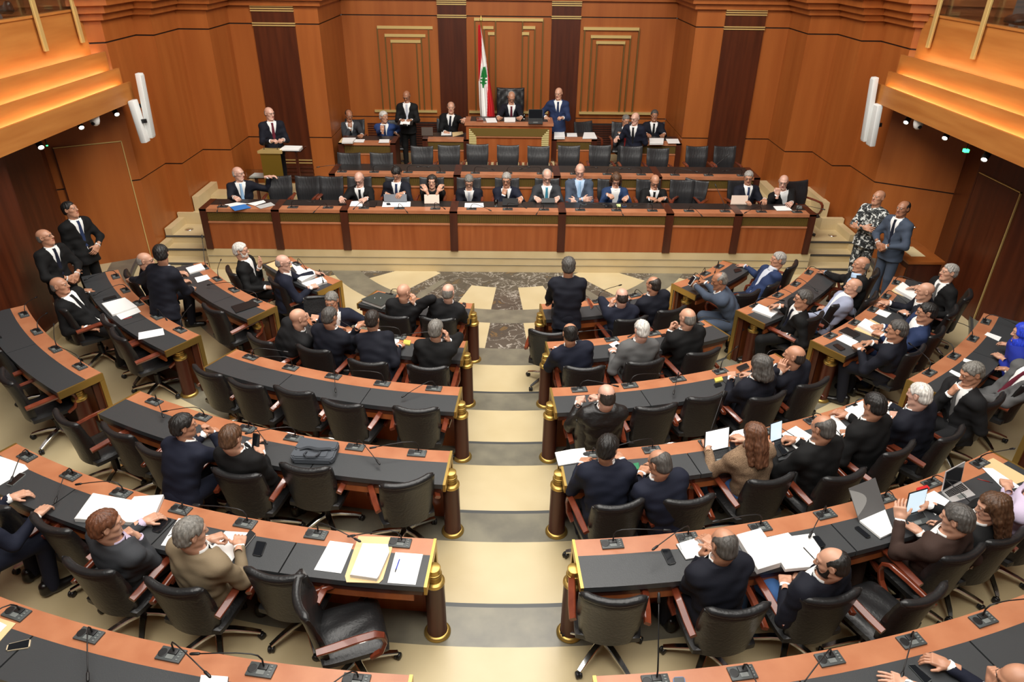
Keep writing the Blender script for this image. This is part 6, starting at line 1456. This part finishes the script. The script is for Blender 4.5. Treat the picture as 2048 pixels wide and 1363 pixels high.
def flag():
    y = 15.95; top = aty(962, 44, y); z0 = .72; x = aty(969, 240, y).x
    r = empty('national_flag', (x, y, z0)); tag(r, 'red, white and green cedar flag hanging from a pole beside the presiding chair', 'flag')
    bm = bmesh.new(); tube(bm, [(-.02, .02, 0), (top.x-x, .02, top.z-z0)], .012, 8); lathe(bm, [(.012, top.z-z0), (.03, top.z-z0+.03), (.004, top.z-z0+.12)], 10, Matrix.Translation((top.x-x, .02, 0))); mesh_obj('flagpole', bm, M_BRASS, r)
    bm = bmesh.new(); lathe(bm, [(.16, 0), (.16, .03), (.03, .07)], 20, Matrix.Translation((-.02, .02, 0))); mesh_obj('pole_base', bm, M_BRASS, r)
    RED = mat('flag_red', (196, 30, 36), .7); WHT = mat('flag_white', (238, 236, 232), .7); GRN = mat('flag_green', (24, 128, 56), .7)
    n, m = 44, 60; zt = top.z-z0-.05; zb = aty(970, 233, y).z-z0; bm = bmesh.new(); G = []
    def half(s): return .03+.29*min(1, s*1.15)**.8
    for j in range(m+1):
        s = j/m; row_ = []
        for i in range(n+1):
            u = i/n; w = half(s); cx = (top.x-x)*(1-s)+.045*s
            row_.append(bm.verts.new((cx-.04*(1-s)+(u-.42)*w, -.03+.035*math.sin(u*19+s*1.5)*min(1, s*3+.2)-.05*s*math.sin(u*PI), zt+(zb-zt)*s-.05*u*s)))
        G.append(row_)
    for j in range(m):
        for i in range(n):
            s, u = (j+.5)/m, (i+.5)/n
            b1 = np.interp(s, [0, .12, .3, .45, .6, .72], [1.0, .75, .45, .22, .0, -.1]); b2 = np.interp(s, [0, .2, .38, .55, .7, 1], [1.2, 1.1, .96, .86, .66, .45])
            k = 0 if u < b1 else (1 if u < b2 else 0)
            if k == 1 and .44 < s < .66:
                c = (b1+b2)/2+.02; v = (s-.44)/.22; wd = (.10+.13*math.sin(v*2.6))*(1 if (v*7) % 1 < .72 else .45)
                if v > .86: wd = .05
                if abs(u-c) < wd*1.3: k = 2
            f = bm.faces.new((G[j][i], G[j+1][i], G[j+1][i+1], G[j][i+1])); f.material_index = k
    cl = mesh_obj('flag_cloth', bm, [RED, WHT, GRN], r, True); md = cl.modifiers.new('thick', 'SOLIDIFY'); md.thickness = .004
flag()
def column_speaker(label, px0, py0, px1, py1, y, wid, par):
    A_ = aty(px0, py0, y); B_ = aty(px1, py1, y); L = (A_-B_).length; c = (A_+B_)/2
    r = empty('column_speaker', c); tag(r, label, 'loudspeaker', 'white column loudspeakers')
    d = (A_-B_).normalized(); r.rotation_euler = d.to_track_quat('Z', 'Y').to_euler()
    rbox('speaker_cabinet', (wid*.92, .085, L), M_WHITE, r, bev=.012); rbox('speaker_front', (wid*.8, .012, L*.95), mat('speaker_mesh', (206, 208, 206), .6, bump=(300, .4, (1, 1, 1))), r, (0, -.045, 0), bev=.003)
    rbox('wall_bracket', (.04, .08, .06), M_BLACK, r, (0, .075, 0), bev=.004); return r
column_speaker('slim white column speaker above the left gallery end', 278, 146, 303, 275, 11.62, .13, None); column_speaker('lower white column speaker hanging below the left gallery end', 265, 200, 292, 284, 11.5, .18, None)
column_speaker('slim white column speaker above the right gallery end', 1750, 154, 1729, 282, 11.86, .13, None); column_speaker('lower white column speaker hanging below the right gallery end', 1757, 208, 1741, 291, 11.74, .18, None)
def spot(label, px, py, z, tgt):
    p = at(px, py, z); r = empty('spotlight', p); tag(r, label, 'spotlight', 'spotlights under the galleries'); d = (Vector(tgt)-p).normalized(); r.rotation_euler = d.to_track_quat('Z', 'Y').to_euler()
    bm = bmesh.new(); lathe(bm, [(.03, -.09), (.042, -.08), (.042, .06), (.036, .06), (.034, .045)], 16); smooth_by_angle(mesh_obj('lamp_housing', bm, M_BLACK, r), 40)
    bm = bmesh.new(); lathe(bm, [(.033, .045), (.033, .05)], 16); mesh_obj('lamp_lens', bm, M_SPOT, r)
    bm = bmesh.new(); box(bm, -.012, .012, -.1, .0, -.06, -.03); mesh_obj('bracket', bm, M_BLACK, r)
for i, (px, py, tg) in enumerate(((231, 224, (-3, 8, 0)), (160, 250, (-3, 7, 0)), (79, 289, (-3, 6, 0)))): spot(f'small black spotlight under the left gallery, {ORD[i]} from the podium', px, py, 2.72, tg)
for i, (px, py, tg) in enumerate(((1815, 240, (3, 8, 0)), (1893, 271, (3, 7, 0)), (1972, 313, (3, 6, 0)))): spot(f'small black spotlight under the right gallery, {ORD[i]} from the podium', px, py, 2.78, tg)
for px, py, z, w in ((190, 243, 2.74, 'left'), (1836, 250, 2.8, 'right')):
    p = at(px, py, z); r = empty('dome_camera', p); tag(r, f'white dome camera under the {w} gallery edge', 'camera')
    bm = bmesh.new(); lathe(bm, [(.07, .09), (.07, .03), (.065, 0), (.05, -.04), (.02, -.062)], 20); smooth_by_angle(mesh_obj('camera_shell', bm, M_WHITE, r), 50)
    bm = bmesh.new(); lathe(bm, [(.025, -.02), (.025, .02)], 14, Matrix.Translation((0, -.055, -.015)) @ Matrix.Rotation(PI/2, 4, 'X')); mesh_obj('camera_lens', bm, M_BLACK, r)
for px, py, z, w, sz, zc in ((1932, 301, 2.74, 'right', .06, 2.89), (94, 291, 2.70, 'left', .02, 2.83)):
    r = empty('exit_lamp', at(px, py, z)); tag(r, f'small green lamp hanging under the {w} gallery', 'lamp')
    rbox('lamp_body', (sz, sz, sz*.7), M_GREEN, r, bev=.004); rbox('hanger', (.012, .012, zc-z+.002), M_BLACK, r, (0, 0, (zc-z)/2+.001), bev=0)
def cabinet():
    y = 10.2; P = at(1850, 585, .14); r = empty('side_cabinet', (6.35, 10.45, .12)); tag(r, 'dark wooden cabinet with paper on top beside the blue-suited guard', 'cabinet')
    rbox('cabinet_body', (.5, .95, .75), M_PDARK, r, (.05, 0, .375), bev=.004); rbox('cabinet_top', (.56, 1.0, .05), M_WALL, r, (.05, 0, .775), bev=.006)
    rbox('cabinet_door', (.02, .84, .6), M_PANEL, r, (-.21, 0, .36), bev=.004)
    bm = bmesh.new(); lathe(bm, [(.012, 0), (.016, .02), (.01, .03)], 10, Matrix.Translation((-.22, -.3, .5)) @ Matrix.Rotation(-PI/2, 4, 'Y')); mesh_obj('knob', bm, M_CHROME, r.children[-1])
    o = rbox('paper_sheet', (.22, .4, .006), mat('cream_paper', (226, 206, 160), .7), None, (6.36, 10.35, .925), bev=0); tag(o, 'cream paper on top of the side cabinet', 'paper')
cabinet()
# ---- what shows of the public galleries
def shoe_pair():
    s = bpy.data.objects.new('shoe', SHOE); link(s); p = aty(98, 14, 10.3); s.location = (-6.75, 10.4, 4.18); s.rotation_euler = (0, 0, 1.4); s.scale = (1.2, 1.2, 1.2); tag(s, 'dark shoe on the left gallery behind the parapet', 'shoe')
shoe_pair()
def gallery_chair(loc, rz, label):
    r = empty('gallery_chair', loc, rz); tag(r, label, 'chair')
    bm = bmesh.new(); cushion(bm, .5, .5, .38, .5, 0, False); mesh_obj('seat', bm, M_LEATH, r, True); bm = bmesh.new(); back_shell(bm, .5, .45, .95, -.24, .06, .07, 0, .03); mesh_obj('backrest', bm, M_LEATH, r, True)
    for x in (-.2, .2):
        for y in (-.2, .2): rbox('leg', (.04, .04, .38), M_ARM, r, (x, y, .19), bev=.004)
gallery_chair((7.15, 10.6, 3.79), 1.3, 'black armchair on the right gallery beside the white wall'); gallery_chair((7.1, 9.6, 3.79), 1.5, 'black armchair on the right gallery, half hidden by the glass rail')

def held_phone(label, px, py, z, rz, tilt, m=None, size=(.072, .012, .145)):
    r = empty('mobile_phone', at(px, py, z)); tag(r, label, 'phone'); r.rotation_euler = (math.radians(tilt), 0, math.radians(rz))
    rbox('phone_case', size, m or M_BLACK, r, bev=.004); rbox('screen', (size[0]*.9, .002, size[2]*.9), M_DSCREEN, r, (0, -size[1]/2-.0005, 0), bev=0)
held_phone('black phone held up by the brown-haired man in the fourth row', 512, 882, FLZ['b']+.98, -20, -20)
held_phone('white phone in the hands of the hunched man in slate suit', 1384, 561, FLZ['e']+.98, -75, -30, M_WHITE)
